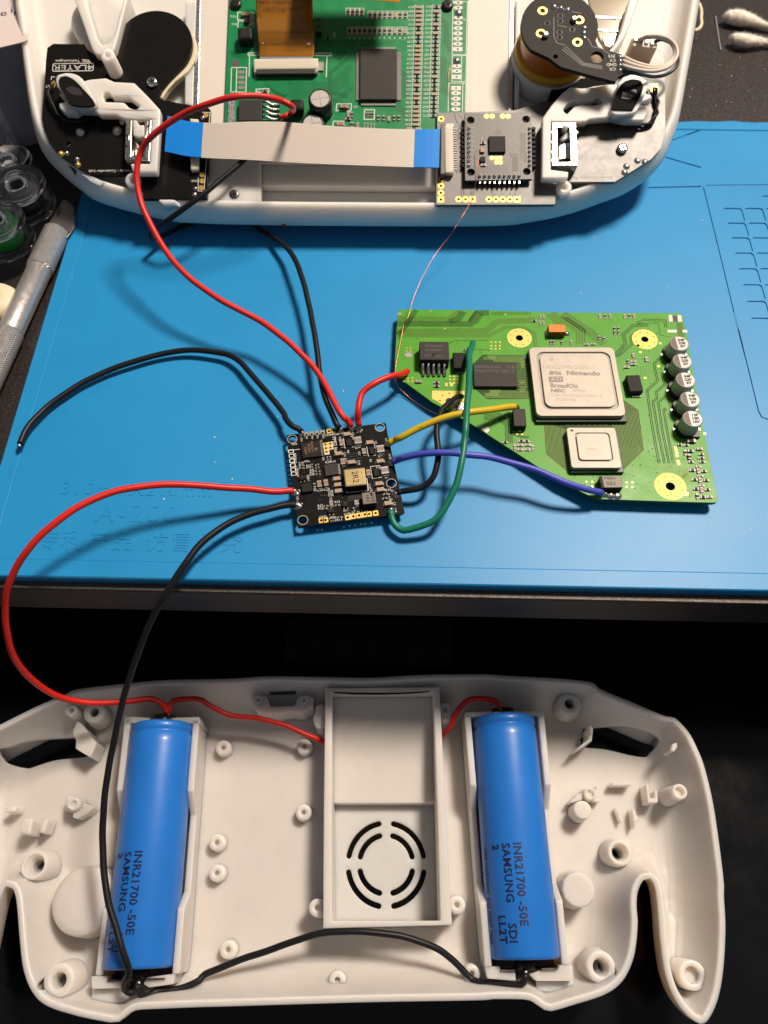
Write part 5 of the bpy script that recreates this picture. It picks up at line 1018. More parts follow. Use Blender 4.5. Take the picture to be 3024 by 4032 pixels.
# silver sensor housings under the levers
def housing(label, quad_, win, big):
    t = thing('slide_sensor',label,'sensor',(*TS.pt(quad_[0],*quad_[1],LZ),LZ),TS,'slide sensors')
    m_ = MB(); m_.prism(tk(quad_,h=16.5),LZ,16.5,holes=[tk(win,h=16.5)]); m_.build('metal_case','chrome' if big else 'steel',t,TS,.2)
    m_ = MB(); m_.prism(tk(win,h=13),LZ+.2,12.6); m_.build('inner_track','rubber_black' if not big else 'conn_dark',t,TS)
    return t
hl = housing('silver slide sensor case beside the blue ended ribbon',('A',(915,872),(1098,866),(1085,1168),(905,1150)),('A',(958,880),(1050,878),(1045,1135),(952,1135)),False)
for xa,xb in ((942,932),(1062,1052)): m_ = MB(); m_.tube([(*TS.pt('A',xa,872,17),17),(*TS.pt('A',xb,1140,17),17)],.5,8); m_.build('rail','chrome',hl,TS)
tprism('slider',hl,'resin_top',12.8,17.2,('A',(962,872),(985,866),(1015,908),(1045,902),(1050,985),(1020,996),(965,984)),bevel=.5)
tprism('terminal',hl,'steel',12.6,13.1,('A',(980,1015),(1010,1015),(1012,1085),(1000,1110),(1000,1128),(985,1128),(985,1108),(975,1085)))
for x,y in ((1000,1035),(998,1078)): pad(hl,TS,'A',x,y,13.12,.35,ms='hole_dark',name='hole')
for x,y in ((925,985),(915,1060),(1080,915),(1085,990)): pad(hl,TS,'A',x,y,16.52,.5,ms='hole_dark',name='hole')
hr = housing('silver slide sensor case shining brightly on the glare lit board',('Y',(360,996),(555,994),(572,1350),(358,1352)),('Y',(405,1042),(503,1040),(512,1320),(412,1325)),True)
tprism('slider',hr,'resin_top',12.8,15,('Y',(420,1130),(500,1050),(505,1120),(440,1150)),bevel=.3); tprism('terminal',hr,'steel',12.6,13.4,('Y',(420,1170),(490,1165),(498,1290),(420,1300)),bevel=.15)
m_ = MB(); m_.lathe(TS.pt('Y',475,1022,18.5),[(1.0,15),(.9,18.2),(.6,18.5)],14); m_.build('peg','resin_top',hr,TS)
for y in (1080,1160,1240,1310):
    for x in (366,560): pad(hr,TS,'Y',x,y,16.52,.6,ms='dark_steel',name='crimp')

# ------------------------------------------------------------------ right controller board
rcb = thing('controller_board','black controller board shining pale in the glare, with gold pads and small screw','circuit board',(*TS.pt('Y',700,1200,9),9),TS)
ro_ = tk(('C',(288,1052),(600,1046),(1000,1030),(1300,945)),('Y',(330,825),(560,720),(800,620),(960,440),(1235,400),(1275,432),(1285,700),(1287,1090),(1248,1215),(1170,1300),(1020,1395),(875,1485),(480,1487),(402,1496)),('C',(1395,1722),(1390,1900),(1380,1908),(275,1912)),h=LZ)
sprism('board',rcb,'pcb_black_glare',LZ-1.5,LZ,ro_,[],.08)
t1 = MB()
for p in (((575,1290),(690,1190),(880,1190),(1000,1080),(1000,1060)),((575,1310),(695,1205),(890,1205),(1010,1095),(1005,1270),(965,1300),(965,1350)),((985,1100),(990,1270),(950,1300),(950,1360)),((560,1170),(630,1110),(640,1030)),((560,1150),(615,1100),(622,1030)),((560,1130),(600,1090),(605,1040)),((190,950),(330,950)),((1050,1060),(1170,960),(1180,900))): t1.ribbon(tk(('Y',*p),h=LZ),.28,LZ+.012)
for k in range(8): t1.ribbon(tk(('C',(1170,1500-30*k),(1260,1420-30*k)),h=LZ),.25,LZ+.012)
for k in range(5): t1.ribbon(tk(('C',(450,1230+30*k),(500,1195+20*k)),h=LZ),.25,LZ+.012); t1.ribbon(tk(('C',(460+18*k,1520),(470+18*k,1620)),h=LZ),.22,LZ+.012)
for p in (((515,1620),(515,1820)),((535,1620),(535,1820)),((790,1720),(790,1790),(830,1830)),((1010,1830),(1010,1750),(1030,1740)),((820,1700),(825,1760),(790,1800))): t1.ribbon(tk(('C',*p),h=LZ),.28,LZ+.012)
tag(t1.build('traces','pcb_trace',rcb,TS),None,None,kind='stuff')
lett(rcb,TS,(('Ashida - Controller Right','Y',680,1450,1.0,180.5,1.1),('RC+/-','C',1050,1055,.9,180),('Y','C',1165,1055,.9,180)),LZ+.03,'silk_dim')
screw(rcb,TS,'Y',940,1200,LZ,1.9,'chrome',h=1.6); screw(rcb,TS,'Y',1135,752,LZ+1,1.8,'black_steel',h=1.6)
for x,y in ((1060,1308),(1120,1318),(970,1355),(955,1405)): blob(rcb,TS,'Y',x,y,LZ,1.1,.7,ms='solder')
for x,y,sq in ((325,1110,0),(325,1672,0),(323,1735,0),(322,1800,0),(322,1862,1),(487,1860,0),(552,1860,0),(618,1860,1),(770,1860,0),(835,1860,0),(900,1860,0),(967,1860,0),(1033,1860,1)): pad(rcb,TS,'C',x,y,LZ,1.15,ms='gold',hole=.5,sq=bool(sq))
for p in (((285,1650),(285,1905),(360,1905),(365,1650)),((455,1830),(645,1830),(645,1895),(450,1895),(455,1830)),((738,1830),(1062,1830),(1062,1895),(732,1895),(738,1830)),((290,1085),(290,1180))): frame_line(rcb,TS,LZ,.2,'silk_dim','C',*p)
lett(rcb,TS,tuple((s_,'C',x,1808,.8,90) for s_,x in (('DAT',487),('3V3',552),('GND',618),('L',770),('R',835),('ZL',900),('ZR',967))),LZ+.03,'silk_dim')
pad(rcb,TS,'Y',1195,716,LZ+.1,1.3,1.6,'gold',.5,sq=True)
m_ = MB(); m_.prism(tk(('Y',(320,830),(360,720),(520,690),(560,640),(690,640),(880,660),(870,680),(700,700),(440,770),(400,830)),h=11.8),LZ,11.8); m_.build('black_patch','rubber_black',rcb,TS)  # thin flat black patch on the board between stick board and lever
fc,*_ = chip(rcb,TS,'C',LZ,2.6,((362,1172),(440,1172),(438,1608),(358,1608)),'conn_ivory','ribbon_connector',bevel=.25)
tprism('latch',fc,'inductor_grey',LZ,LZ+2.8,('C',(322,1150),(362,1152),(358,1625),(318,1622)),bevel=.3)
for p in (((362,1150),(445,1150),(442,1188),(362,1188)),((358,1590),(440,1590),(438,1625),(358,1625))): tprism('solder_tab',fc,'tin',LZ,LZ+1.2,('C',*p),bevel=.2)
m_ = MB()
for i in range(18): m_.box(TS.pt('C',452,1205+22*i,LZ+.2),(1.6,.32),LZ,LZ+.3)
tag(m_.build('pins','tin',fc,TS),None,None,kind='stuff')
# add-on board with grey chip
AZ = 14.0
adb = thing('adapter_board','small square black adapter board with grey chip and four corner holes','circuit board',(*TS.pt('C',850,1380,LZ),LZ),TS)
ah = [TS.pt('C',x,y,AZ) for x,y in ((600,1120),(1118,1112),(603,1606),(1125,1600))]
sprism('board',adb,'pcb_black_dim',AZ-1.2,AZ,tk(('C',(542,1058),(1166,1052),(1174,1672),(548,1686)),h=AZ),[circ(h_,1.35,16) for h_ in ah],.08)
for h_ in ah:
    m_ = MB(); m_.disc(h_,1.34,AZ-1.15,16); m_.build('corner_hole','hole_dark',adb,TS)
o_,*_ = chip(adb,TS,'C',AZ,1.0,((772,1270),(925,1268),(925,1418),(770,1418)),'chip_black','controller_chip',bevel=.15)
for x,y in ((748,1085),(800,1085),(898,1085),(950,1085)): pad(adb,TS,'C',x,y,AZ,.92,ms='gold')
for x,y in ((798,1475),(840,1475),(878,1475),(840,1515),(878,1515)): pad(adb,TS,'C',x,y,AZ,.78,ms='gold')
chip(adb,TS,'C',AZ,.8,((690,1375),(730,1375),(730,1418),(690,1418)),'mlcc_tan','ceramic_capacitor'); chip(adb,TS,'C',AZ,1.0,((690,1460),(738,1460),(738,1508),(690,1508)),'chip_black','regulator_chip')
smd(adb,TS,'C',715,1330,AZ,1.6,.9,.5,'res',0); smd(adb,TS,'C',720,1535,AZ,1.6,.9,.5,'grey',0); smd(adb,TS,'C',705,1305,AZ,1.0,.6,.4,'grey',R(90))
lett(adb,TS,(('GND','C',762,1128,.95,180),('RV3','C',928,1128,.95,180),('GC+2.0','C',852,1190,1.15,180,1.2),('GND','C',1070,1188,.8,180),('MA1','C',1012,1345,.85,180)),AZ+.03,'silk_dim')
m_ = MB(); hx = TS.pt('C',1012,1342,AZ); m_.prism(circ(hx,2.3,6,R(30)),AZ-.05,AZ+.03,holes=[circ(hx,2.0,6,R(30))]); m_.build('maker_mark','silk_dim',adb,TS)
for i in range(9): blob(adb,TS,'C',686+46*i,1640,AZ,.55,1.0); tprism('header_pin',adb,'solder',LZ,AZ-.4,('C',(680+46*i,1690),(696+46*i,1690),(694+46*i,1712),(680+46*i,1712)))
for i in range(9):
    y = 1195+43*i; blob(adb,TS,'C',583,y,AZ,.6,.9); pad(adb,TS,'C',622,y,AZ,.55,.3,'silk_dim',name='pin_mark'); blob(adb,TS,'C',1150,y,AZ,.5,.9)
    m_ = MB(); m_.box(TS.pt('C',1185,y+12,LZ+1),(1.3,1.0),LZ,LZ+1.6); m_.build('header_pin','chip_black',adb,TS)
    m_ = MB(); m_.box(TS.pt('C',535,y+12,LZ+1),(1.3,1.0),LZ,LZ+1.6); m_.build('header_pin','chip_black',adb,TS)
t1 = MB()
for k in range(5): t1.ribbon(tk(('C',(830+14*k,1260),(830+14*k,1235),(850+8*k,1215)),h=AZ),.2,AZ+.012)
for k in range(6): t1.ribbon(tk(('C',(960+14*k,1430),(990+10*k,1480),(990+10*k,1600)),h=AZ),.2,AZ+.012); t1.ribbon(tk(('C',(1060+10*k,1240),(1060+10*k,1480-20*k),(1120,1520-10*k)),h=AZ),.18,AZ+.012)
for k in range(12): t1.ribbon(tk(('C',(680+26*k,1620),(690+22*k,1570),(700+22*k,1545)),h=AZ),.18,AZ+.012)
tag(t1.build('traces','chip_mark',adb,TS),None,None,kind='stuff')

# ------------------------------------------------------------------ stick board on its orange ring
SZ = 25.0
stk = thing('stick_board','round dark grey thumbstick board with tail, gold rings and screws on an orange ring','circuit board',(*TS.pt('Y',421,218,SZ),9),TS)
c1 = TS.pt('Y',421,218,SZ); r1 = abs(TS.pt('Y',737,218,SZ)[0]-c1[0])
arc = [(c1[0]+r1*math.cos(R(t)), c1[1]+r1*math.sin(R(t))) for t in range(222,-28,-6)]
tail = tk(('Y',(735,378),(770,395),(930,446),(955,600),(905,625),(880,668),(640,605),(430,545),(330,470)),h=SZ)
bh = TS.pt('Y',728,466,SZ); rb = 2.2
sprism('board',stk,'pcb_grey',SZ-1.6,SZ,arc+tail,[circ(bh,rb,20),circ(TS.pt('Y',388,461,SZ),.8,12)],.1)
m_ = MB(); m_.lathe(c1,[(r1-1.2,15),(r1-1.2,SZ-1.6)],40,cap0=False,cap1=False); m_.build('orange_ring','orange_ring',stk,TS)
m_ = MB(); m_.lathe(c1,[(r1-.4,12),(r1,12.5),(r1,14.5),(r1-.5,15),(r1-1.5,15.2)],40,cap0=False); m_.build('yellow_ring','yellow_ring',stk,TS)
m_ = MB(); m_.lathe((c1[0],c1[1]),[(r1+1.2,3),(r1+.6,12)],40,cap0=False); m_.build('white_base','resin_top',stk,TS)
for x,y in ((283,88),(582,163),(270,272),(568,345)): pad(stk,TS,'Y',x,y,SZ,1.75,1.6,'gold',.95,'gold_ring')
for x,y in ((545,143),(312,270)): screw(stk,TS,'Y',x,y,SZ,1.15,'steel',h=1.4)
for x,y in ((322,190),(525,242),(428,130),(427,172),(422,263),(422,304)): pad(stk,TS,'Y',x,y,SZ,.98,.85,'pcb_trace',.8,'drill_hole')
for x,y in ((380,50),(433,62),(488,75),(625,225),(622,265),(625,308)): blob(stk,TS,'Y',x,y,SZ,1.0,.8)
for x,y in ((915,466),(918,497),(915,533),(918,572)): blob(stk,TS,'Y',x,y,SZ,.9,.9)
lett(stk,TS,(('3V3','Y',848,456,1.15,182),('CY','Y',856,490,1.15,182),('GND','Y',846,526,1.15,182),('CX','Y',855,563,1.15,182)),SZ+.03,'silk')
t1 = MB()
for k in range(3): t1.ribbon(tk(('Y',(470-14*k,375+14*k),(620-8*k,515+8*k),(770,540+12*k)),h=SZ),.25,SZ+.012)
for p in (((405,205),(480,222)),((520,95),(600,108)),((375,140),(375,300),(400,350),(465,370)),((650,310),(690,380),(760,395),(830,440))): t1.ribbon(tk(('Y',*p),h=SZ),.28,SZ+.012)
tag(t1.build('traces','chip_mark',stk,TS),None,None,kind='stuff')
# plug and its wires
cnn = thing('wire_plug','ivory four way plug standing beside the looped white wires','plug',(*TS.pt('Y',1100,450,LZ),LZ),TS)
m_ = MB(); m_.prism(tk(('Y',(1012,300),(1225,342),(1218,392),(1020,372)),h=20.5),LZ,20.5); m_.build('housing','conn_ivory',cnn,TS,.3)
for i in range(4): m_ = MB(); m_.box(TS.pt('Y',1042+45*i,326+10*i,20.7),(1.2,1.5),20.4,21.2); m_.build('crimp','tin',cnn,TS,.1)
base = [(935,495,25.3),(1040,535,26),(1180,562,26.5),(1295,540,27),(1365,475,27),(1372,400,27),(1320,330,26.5),(1225,298,25.5),(1130,302,24),(1080,315,22),(1062,325,20.6)]
for i,(oy,sc,ex) in enumerate(((-26,.96,0),(0,1.0,18),(34,1.03,40))):
    pts = [(*TS.pt('Y',1130+(x-1130)*sc+(ex if j > 8 else 0), y+(oy*(1-j/4) if j < 4 else 0)+(sc-1)*120*(1 if j < 5 else -1),z+i*.3),z+i*.3) for j,(x,y,z) in enumerate(base)]
    m_ = MB(); m_.tube(spline(pts,1.0),.62,9); tag(m_.build('plug_wire','white_wire',None,TS),'thin white wire looping from the stick board tail to the ivory plug','wire','white plug wires')
pts = [(*TS.pt('Y',x,y,z),z) for x,y,z in ((930,575,25.2),(1080,606,23),(1200,626,20),(1310,600,18),(1378,535,18),(1385,450,19),(1340,360,21),(1250,322,22),(1190,350,20.6))]
m_ = MB(); m_.tube(spline(pts,1.0),.6,9); tag(m_.build('plug_wire','grey_wire',None,TS),'thin dark wire looping under the white wires to the ivory plug','wire')
# twisted pair
pl = spline([(*TS.pt('Y',x,y,12.6),12.6) for x,y in ((1197,725),(1205,780),(1215,850),(1208,930),(1165,1010),(1090,1035),(1010,1030),(900,1010))],.6)
for ph in (0,math.pi):
    q_ = [(x+.5*math.cos(i*.42+ph),y+.5*math.sin(i*.42+ph)*.7,z+.5*math.sin(i*.42+ph)+.3) for i,(x,y,z) in enumerate(pl)]; m_ = MB(); m_.tube(q_,.5,8); tag(m_.build('trigger_wire','black_wire',None,TS),'black strand of the twisted pair on the glare lit controller board','wire','twisted pair strands')

# ------------------------------------------------------------------ white flat cable
rows = [('V',335,225,312,515,14.5),('V',430,250,405,535,15.2),('V',520,275,498,555,15.6),('B',120,895,100,1152,16.4),('B',350,886,330,1162,16.8),('B',600,890,580,1178,16.8),('B',900,915,885,1193,16.6),('B',1250,935,1240,1206,16.2),('B',1620,945,1612,1219,15.4),('C',312,1208,302,1572,14.6)]
pa = spline([(*TS.pt(r,x,y,z),z) for r,x,y,_,_,z in rows],1.5); pb = spline([(*TS.pt(r,x,y,z),z) for r,_,_,x,y,z in rows],1.5); N_ = 120
def rs(p): 
    p = np.array(p); d = np.r_[0,np.cumsum(np.linalg.norm(np.diff(p,axis=0),axis=1))]; t = np.linspace(0,d[-1],N_+1); return np.stack([np.interp(t,d,p[:,k]) for k in range(3)],1)
pa, pb = rs(pa), rs(pb)
ffc = thing('flat_cable','flat white ribbon cable with blue ends lying across both controller boards','ribbon cable',(*TS.pt('B',600,1030,16),14),TS)
def ffp(nm,ms,i0,i1,k0,k1,dz,nk=3):
    m_ = MB(); ks = [k0+(k1-k0)*j/nk for j in range(nk+1)]; v_ = [tuple(pa[i]*(1-k)+pb[i]*k+np.array((0,0,dz))) for i in range(i0,i1+1) for k in ks]; w_ = nk+1
    m_.add(v_,[(a*w_+j,(a+1)*w_+j,(a+1)*w_+j+1,a*w_+j+1) for a in range(i1-i0) for j in range(nk)],0,False); return m_.build(nm,ms,ffc,TS)
o_ = ffp('film','ffc_white',17,109,0,1,0); s2 = o_.modifiers.new('thickness','SOLIDIFY'); s2.thickness = .00025
for i0,i1 in ((0,17),(109,120)): o_ = ffp('blue_end','ffc_blue',i0,i1,0,1,.12); s2 = o_.modifiers.new('thickness','SOLIDIFY'); s2.thickness = .00035
m_ = MB()
for j in range(20):
    k = .04+.92*j/19; v_ = [tuple(pa[i]*(1-k-s*.009)+pb[i]*(k+s*.009)+np.array((0,0,.30))) for i in range(17,110) for s in (-1,1)]; m_.add(v_,[(2*a,2*a+1,2*a+3,2*a+2) for a in range(92)],0,True)
tag(m_.build('conductors','ffc_line',ffc,TS),None,None,kind='stuff')
# ------------------------------------------------------------------ wires
def jit(s_, a=.075):
    ph = [random.uniform(0,6.3) for _ in range(6)]; n_ = len(s_); o = []
    for i,(x,y,z) in enumerate(s_):
        e = min(1,i/6,(n_-1-i)/6); q_ = i*.8
        o.append((x+e*a*(math.sin(q_*.23+ph[0])+.5*math.sin(q_*.61+ph[1])), y+e*a*(math.sin(q_*.27+ph[2])+.5*math.sin(q_*.53+ph[3])), z+e*a*.6*math.sin(q_*.31+ph[4])))
    return o
def wire(name, label, ms, r, pts, group=None, step=.8, ends=True, n=12, strip=None):
    P = [(*GR.pt(q[0],q[1],q[2],q[3]), q[3]) for q in pts]; s_ = jit(spline(P, step))
    t = thing(name, label, 'wire', s_[len(s_)//2], group=group)
    m_ = MB(); m_.tube(s_, r, n); m_.build('insulation', ms, t)
    if ends:
        for (a, b) in ((s_[0], s_[2]), (s_[-1], s_[-3])):
            d = (Vector(a)-Vector(b)).normalized(); m_ = MB(); m_.tube([Vector(a)-d*.2, Vector(a)+d*.9], r*.55, 8); m_.build('bare_end', 'solder', t)
    return t
W_ = lambda z, *p: [('W', x, y, z) for x, y in p]
tsz = lambda r, x, y, w: (TS.m @ Vector((*[k/1000 for k in TS.pt(r,x,y,w)], w/1000)))*1000        # point on the leaning shell, in ground axes
def wire3(name, label, ms, r, P, group=None, n=12, step=.8):
    s_ = jit(spline(P, step)); t = thing(name, label, 'wire', s_[len(s_)//2], group=group); m_ = MB(); m_.tube(s_, r, n); m_.build('insulation', ms, t); return t
def gp(r,x,y,z): return (*GR.pt(r,x,y,z), z)
# long red wire from the power board up to the driver board
wire3('red_wire','long red wire arching from the black power board to the dark green board','red_wire',0.99,
  [gp('E',895,232,5.0),gp('E',850,160,6.5),gp('E',770,80,8),gp('W',690,810,9),gp('W',630,745,11),gp('W',560,692,13),gp('W',480,650,16),gp('W',410,600,19),gp('W',360,545,22),gp('W',322,478,26),gp('W',300,420,30),gp('W',295,370,34),gp('W',305,325,38),gp('W',335,288,43),gp('W',390,250,48),gp('W',450,224,52),gp('W',510,209,54),gp('W',570,209,52),gp('W',610,218,49),gp('W',632,232,46)]+[tuple(tsz('V',1345,185,14)),tuple(tsz('V',1300,222,12)),tuple(tsz('V',1252,238,10.8))])
# black ground wire: driver board, over the rim, doubling back under the shell, to the power board
wire3('black_wire','black wire crossing under the white flat cable and over the shell rim to power board','black_wire',0.95,
  [tuple(tsz('V',1275,255,11)),tuple(tsz('V',1240,300,13.5)),tuple(tsz('V',1100,430,14.0)),tuple(tsz('V',990,540,14.2)),tuple(tsz('V',920,612,14.8)),tuple(tsz('V',800,715,15.5)),tuple(tsz('V',640,845,16.5)),tuple(tsz('V',500,950,16.0)),gp('V',380,1042,17),gp('V',290,1105,14),gp('V',215,1162,10.5),gp('V',190,1205,8),gp('V',225,1222,5.5),gp('V',300,1195,3.5),gp('V',480,1110,1.4),gp('V',760,1050,1.2),gp('V',960,1075,1.3),gp('V',1100,1150,2.0),gp('V',1200,1215,4),gp('V',1310,1305,6),gp('V',1390,1430,8),gp('W',668,660,8),gp('W',682,740,8),gp('W',690,800,7.5),gp('W',700,850,7),gp('W',715,890,6),gp('E',735,225,5.2),gp('E',765,255,4.6)])
wire('red_wire','short red wire joining the black power board to the green board corner','red_wire',1.01,
  [('E',985,228,5),('E',978,150,6.5),('E',978,60,8.5),('W',782,850,10),('W',810,827,11),('W',845,813,10),('F',170,705,8.2),('F',245,668,5.4)])
wire('black_wire','black wire with bare tip lying loose on the mat, soldered to the board corner','black_wire',0.95,
  [('E',318,300,4.8),('E',285,262,5),('E',230,240,5.4),('E',180,200,5.4),('E',130,130,5),('E',80,40,4.6),('W',540,805,4),('W',510,775,3.5),('W',470,761,3),('W',400,757,2.6),('W',320,772,2.4),('W',240,798,2.4),('W',170,832,2.4),('W',110,872,2.6),('W',75,905,3),('W',55,932,3.2),('N',118,225,3.2)])
wire('yellow_wire','yellow wire running from the black power board to the green board','yellow_wire',1.06,
  [('E',1335,432,4.8),('E',1420,385,6),('F',180,1290,8),('F',330,1205,10),('F',500,1135,11.5),('F',660,1082,12.2),('F',820,1050,12.2),('F',980,1030,11),('F',1130,1010,9),('F',1250,996,7)])
wire('violet_wire','violet blue wire running from the black power board to the green board','violet_wire',1.01,
  [('E',1372,650,4.8),('E',1450,620,5.8),('F',200,1478,8),('F',330,1445,10),('F',480,1428,11.5),('F',640,1432,12),('F',800,1448,12),('F',1000,1465,11.5),('G',60,1262,11),('G',240,1320,10),('G',430,1400,9),('G',600,1455,7.5),('G',722,1482,6)])
wire('green_wire','dark green wire looping from the power board edge up onto green board','green_wire',1.01,
  [('E',1362,1215,4.5),('E',1368,1290,4.0),('E',1400,1370,3.6),('E',1470,1435,3.4),('E',1560,1440,4),('W',935,1125,6),('W',965,1090,8),('W',985,1050,10),('W',997,1000,12),('W',1003,950,13),('F',790,1200,14),('F',800,1050,14),('F',815,880,13.5),('F',822,740,12.5),('F',822,600,11),('F',828,500,9.5),('F',850,430,7),('F',857,402,6.2)])
wire('black_wire','black wire curving from the power board corner to the gold pad on green board','black_wire',0.95,
  [('E',1432,1010,4.4),('E',1490,990,4.4),('E',1560,980,5),('W',912,1052,6),('W',935,1030,7.5),('F',530,1500,9),('F',530,1380,10),('F',522,1250,10.5),('F',530,1140,10.5),('F',570,1030,10),('F',640,960,9),('F',700,920,7.5),('F',752,905,6)])
wire('red_wire','long red wire sweeping off the desk from power board down to the battery','red_wire',1.01,
  [('E',225,985,4.4),('E',150,985,4.8),('W',590,1062,6),('W',530,1056,8),('W',450,1050,11),('W',380,1047,13.5),('W',310,1050,15.5),('W',240,1064,17),('W',170,1095,18),('W',110,1137,17.5),('W',60,1187,15),('W',25,1248,9),('W',11,1310,1),('W',17,1380,-9),('W',42,1438,-20),('W',88,1484,-32),('W',145,1510,-41),('W',210,1519,-47),('W',280,1514,-52),('W',325,1510,-55),('W',352,1522,-57),('W',362,1540,-58.5)])
wire('red_wire','red wire linking both battery tops, passing behind the fan duct','red_wire',0.95,
  [('W',364,1540,-58.5),('W',368,1520,-57.5),('W',385,1512,-57),('W',430,1511,-57),('W',455,1525,-58),('W',500,1545,-60),('W',560,1553,-61),('W',620,1568,-62),('W',668,1589,-63.5),('W',698,1602,-66),('W',716,1607,-73.9),('W',780,1612,-74.2),('W',900,1612,-74.2),('W',944,1600,-73.9),('W',957,1586,-66),('W',972,1570,-62),('W',985,1540,-60),('W',1010,1514,-58),('W',1045,1510,-57),('W',1072,1515,-57.5),('W',1080,1530,-58.5)])
wire('black_wire','long black wire arcing from the power board over the battery with bright end','black_wire',1.01,
  [('E',245,1148,4.4),('E',150,1150,4.6),('W',590,1098,5),('W',540,1110,5.4),('W',485,1135,6),('W',435,1175,6.5),('W',395,1225,6),('W',360,1280,3),('W',325,1345,-4),('W',298,1410,-12),('W',275,1480,-20),('W',255,1560,-27),('W',238,1640,-33),('W',227,1720,-38),('W',221,1800,-42),('W',224,1870,-44),('W',233,1940,-45),('W',250,2005,-46),('W',265,2055,-47),('I',935,970,-50),('I',905,1050,-54),('I',910,1100,-57),('I',950,1125,-58),('I',985,1110,-58),('I',1000,1060,-58)])
wire('black_wire','black wire linking both battery bottom ends along the shell floor','black_wire',0.99,
  [('I',1008,1060,-58),('I',1012,1115,-59.5),('I',1050,1150,-61),('I',1090,1140,-62),('I',1140,1112,-63),('I',1300,1095,-64),('I',1450,1030,-64.5),('K',150,602,-65),('K',330,530,-64),('K',500,470,-62.5),('K',640,420,-61),('K',780,382,-59.5),('K',930,368,-58.5),('K',1080,376,-58.5),('K',1250,405,-59.5),('K',1400,457,-61),('K',1490,520,-62.5),('K',1550,580,-63.5),('K',1600,630,-64),('M',150,1012,-63),('M',280,1022,-61),('M',380,1018,-59.5),('M',402,985,-58.5),('M',406,955,-58)])
# thin enamelled wire
P = [tuple(tsz('C',652,1400,15.2)),tuple(tsz('C',668,1500,16)),tuple(tsz('C',668,1600,15.6)),tuple(tsz('C',640,1740,14)),tuple(tsz('C',618,1850,12)),tuple(tsz('C',590,1905,13)),tuple(tsz('C',520,2020,13.4)),gp('C',450,2133,16),gp('W',970,512,13),gp('W',940,550,11),gp('W',912,600,10),gp('W',893,645,9),gp('W',880,690,8),gp('F',215,220,7),gp('F',195,330,6.2),gp('F',160,500,5.5),gp('F',138,620,5),gp('F',132,740,4.4),gp('F',160,810,3),gp('F',240,890,1.5),gp('F',340,970,1.2),gp('F',480,1050,1.5),gp('F',640,1110,1.8)]
t = thing('enamelled_wire','hair thin copper red enamelled wire hanging from the adapter board to the mat','wire',P[8]); m_ = MB(); m_.tube(spline(P,1.0),.095,6); m_.build('strand','copper_wire',t)
P = [tuple(tsz('C',575,1230,15.5)),tuple(tsz('C',545,1130,14)),tuple(tsz('C',480,1060,13)),tuple(tsz('C',440,950,12)),tuple(tsz('C',395,730,11.2)),tuple(tsz('C',412,620,11)),tuple(tsz('C',450,570,11))]
t = thing('enamelled_wire','hair thin dark enamelled wire along the right pads of the dark green board','wire',P[3]); m_ = MB(); m_.tube(spline(P,1.0),.07,6); m_.build('strand','copper_wire',t)
for s_ in (('22AWG',),):                             # print on the yellow wire
    pass
def wiretext(s, a, b, size, ms, lift, par, rot0=0.0):
    A_, B_ = Vector(gp(*a)), Vector(gp(*b)); d = B_-A_; m_ = MB(); addtext(m_, s, ((A_.x+B_.x)/2,(A_.y+B_.y)/2), 0, size, math.atan2(d.y,d.x))
    mid = (A_+B_)/2; sl = d.z/math.hypot(d.x,d.y); u = Vector((d.x,d.y)).normalized()
    m_.v = [(x,y,mid.z+lift+((x-mid.x)*u.x+(y-mid.y)*u.y)*sl) for x,y,z in m_.v]; return m_.build('printed_text', ms, par)
yw = [o for o in bpy.data.objects if o.name.startswith('yellow_wire') and o.type == 'EMPTY'][0]
wiretext('22AWG', ('F',225,1265,8.5), ('F',410,1180,10.8), .85, 'ink_brown', 1.02, yw)
# scrap of red insulation on the rim
c = tsz('V',1282,1098,2.5); m_ = MB(); m_.lathe((c.x,c.y),[(.3,c.z-1.4),(1.0,c.z-.9),(1.1,c.z),(.7,c.z+.9),(.2,c.z+1.3)],12); tag(m_.build('insulation_scrap','red_bit'),'tiny red scrap of insulation at the front edge of top shell','scrap')

# ------------------------------------------------------------------ things beside the mat
# paper with print, bag and blue-edged sheet
def sheet(nm, label, cat, ms, z0, z1, *segs, wav=0.0):
    m_ = MB(); m_.prism(mk(*segs,h=z1),z0,z1); o = m_.build(nm,ms); return tag(o,label,cat)
mb = MB(); mb.prism(mk(('P2',(-300,-100),(230,-100),(270,400),(-300,520)),h=37.5),DZ,37.5); tag(mb.build('cardboard_box','paper_grey'),'small grey box under the pale printed sheet','box')
t = thing('printed_sheet','pale sheet with large black letters beside the top shell','paper',(*GR.pt('P2',60,200,2),-3))
m_ = MB(); m_.prism(mk(('P2',(-300,-120),(260,-120),(300,440),(225,462),(0,515),(-300,560)),h=38),37.6,38.0); m_.build('sheet','paper',t)
for s_,x,y,sz in (('e',38,145,5.2),('i',128,112,5.2),('n',185,135,5.2)): m_ = MB(); addtext(m_,s_,GR.pt('P2',x,y,38),38.05,sz*.82,R(14)); m_.build('printed_text','ink',t)
m_ = MB(); m_.prism(mk(('P2',(-300,560),(0,520),(230,470),(250,600),(290,880),(130,960),(0,1010),(-300,1080)),h=3.0),2.6,3.0)
t = tag(m_.build('leaflet','paper_grey'),'grey leaflet with blue printed edge under the pale sheet','paper')
m_ = MB(); m_.prism(mk(('P2',(-100,1010),(40,985),(150,930),(275,880),(290,930),(160,990),(0,1030)),h=3.05),3.0,3.06); m_.build('blue_band','ink_blue',t)
for s_,x,y in (('Please',160,815),('p.4',185,905)): m_ = MB(); addtext(m_,s_,GR.pt('P2',x,y,3.05),3.08,1.8,R(12)); m_.build('printed_text','ink_blue',t)
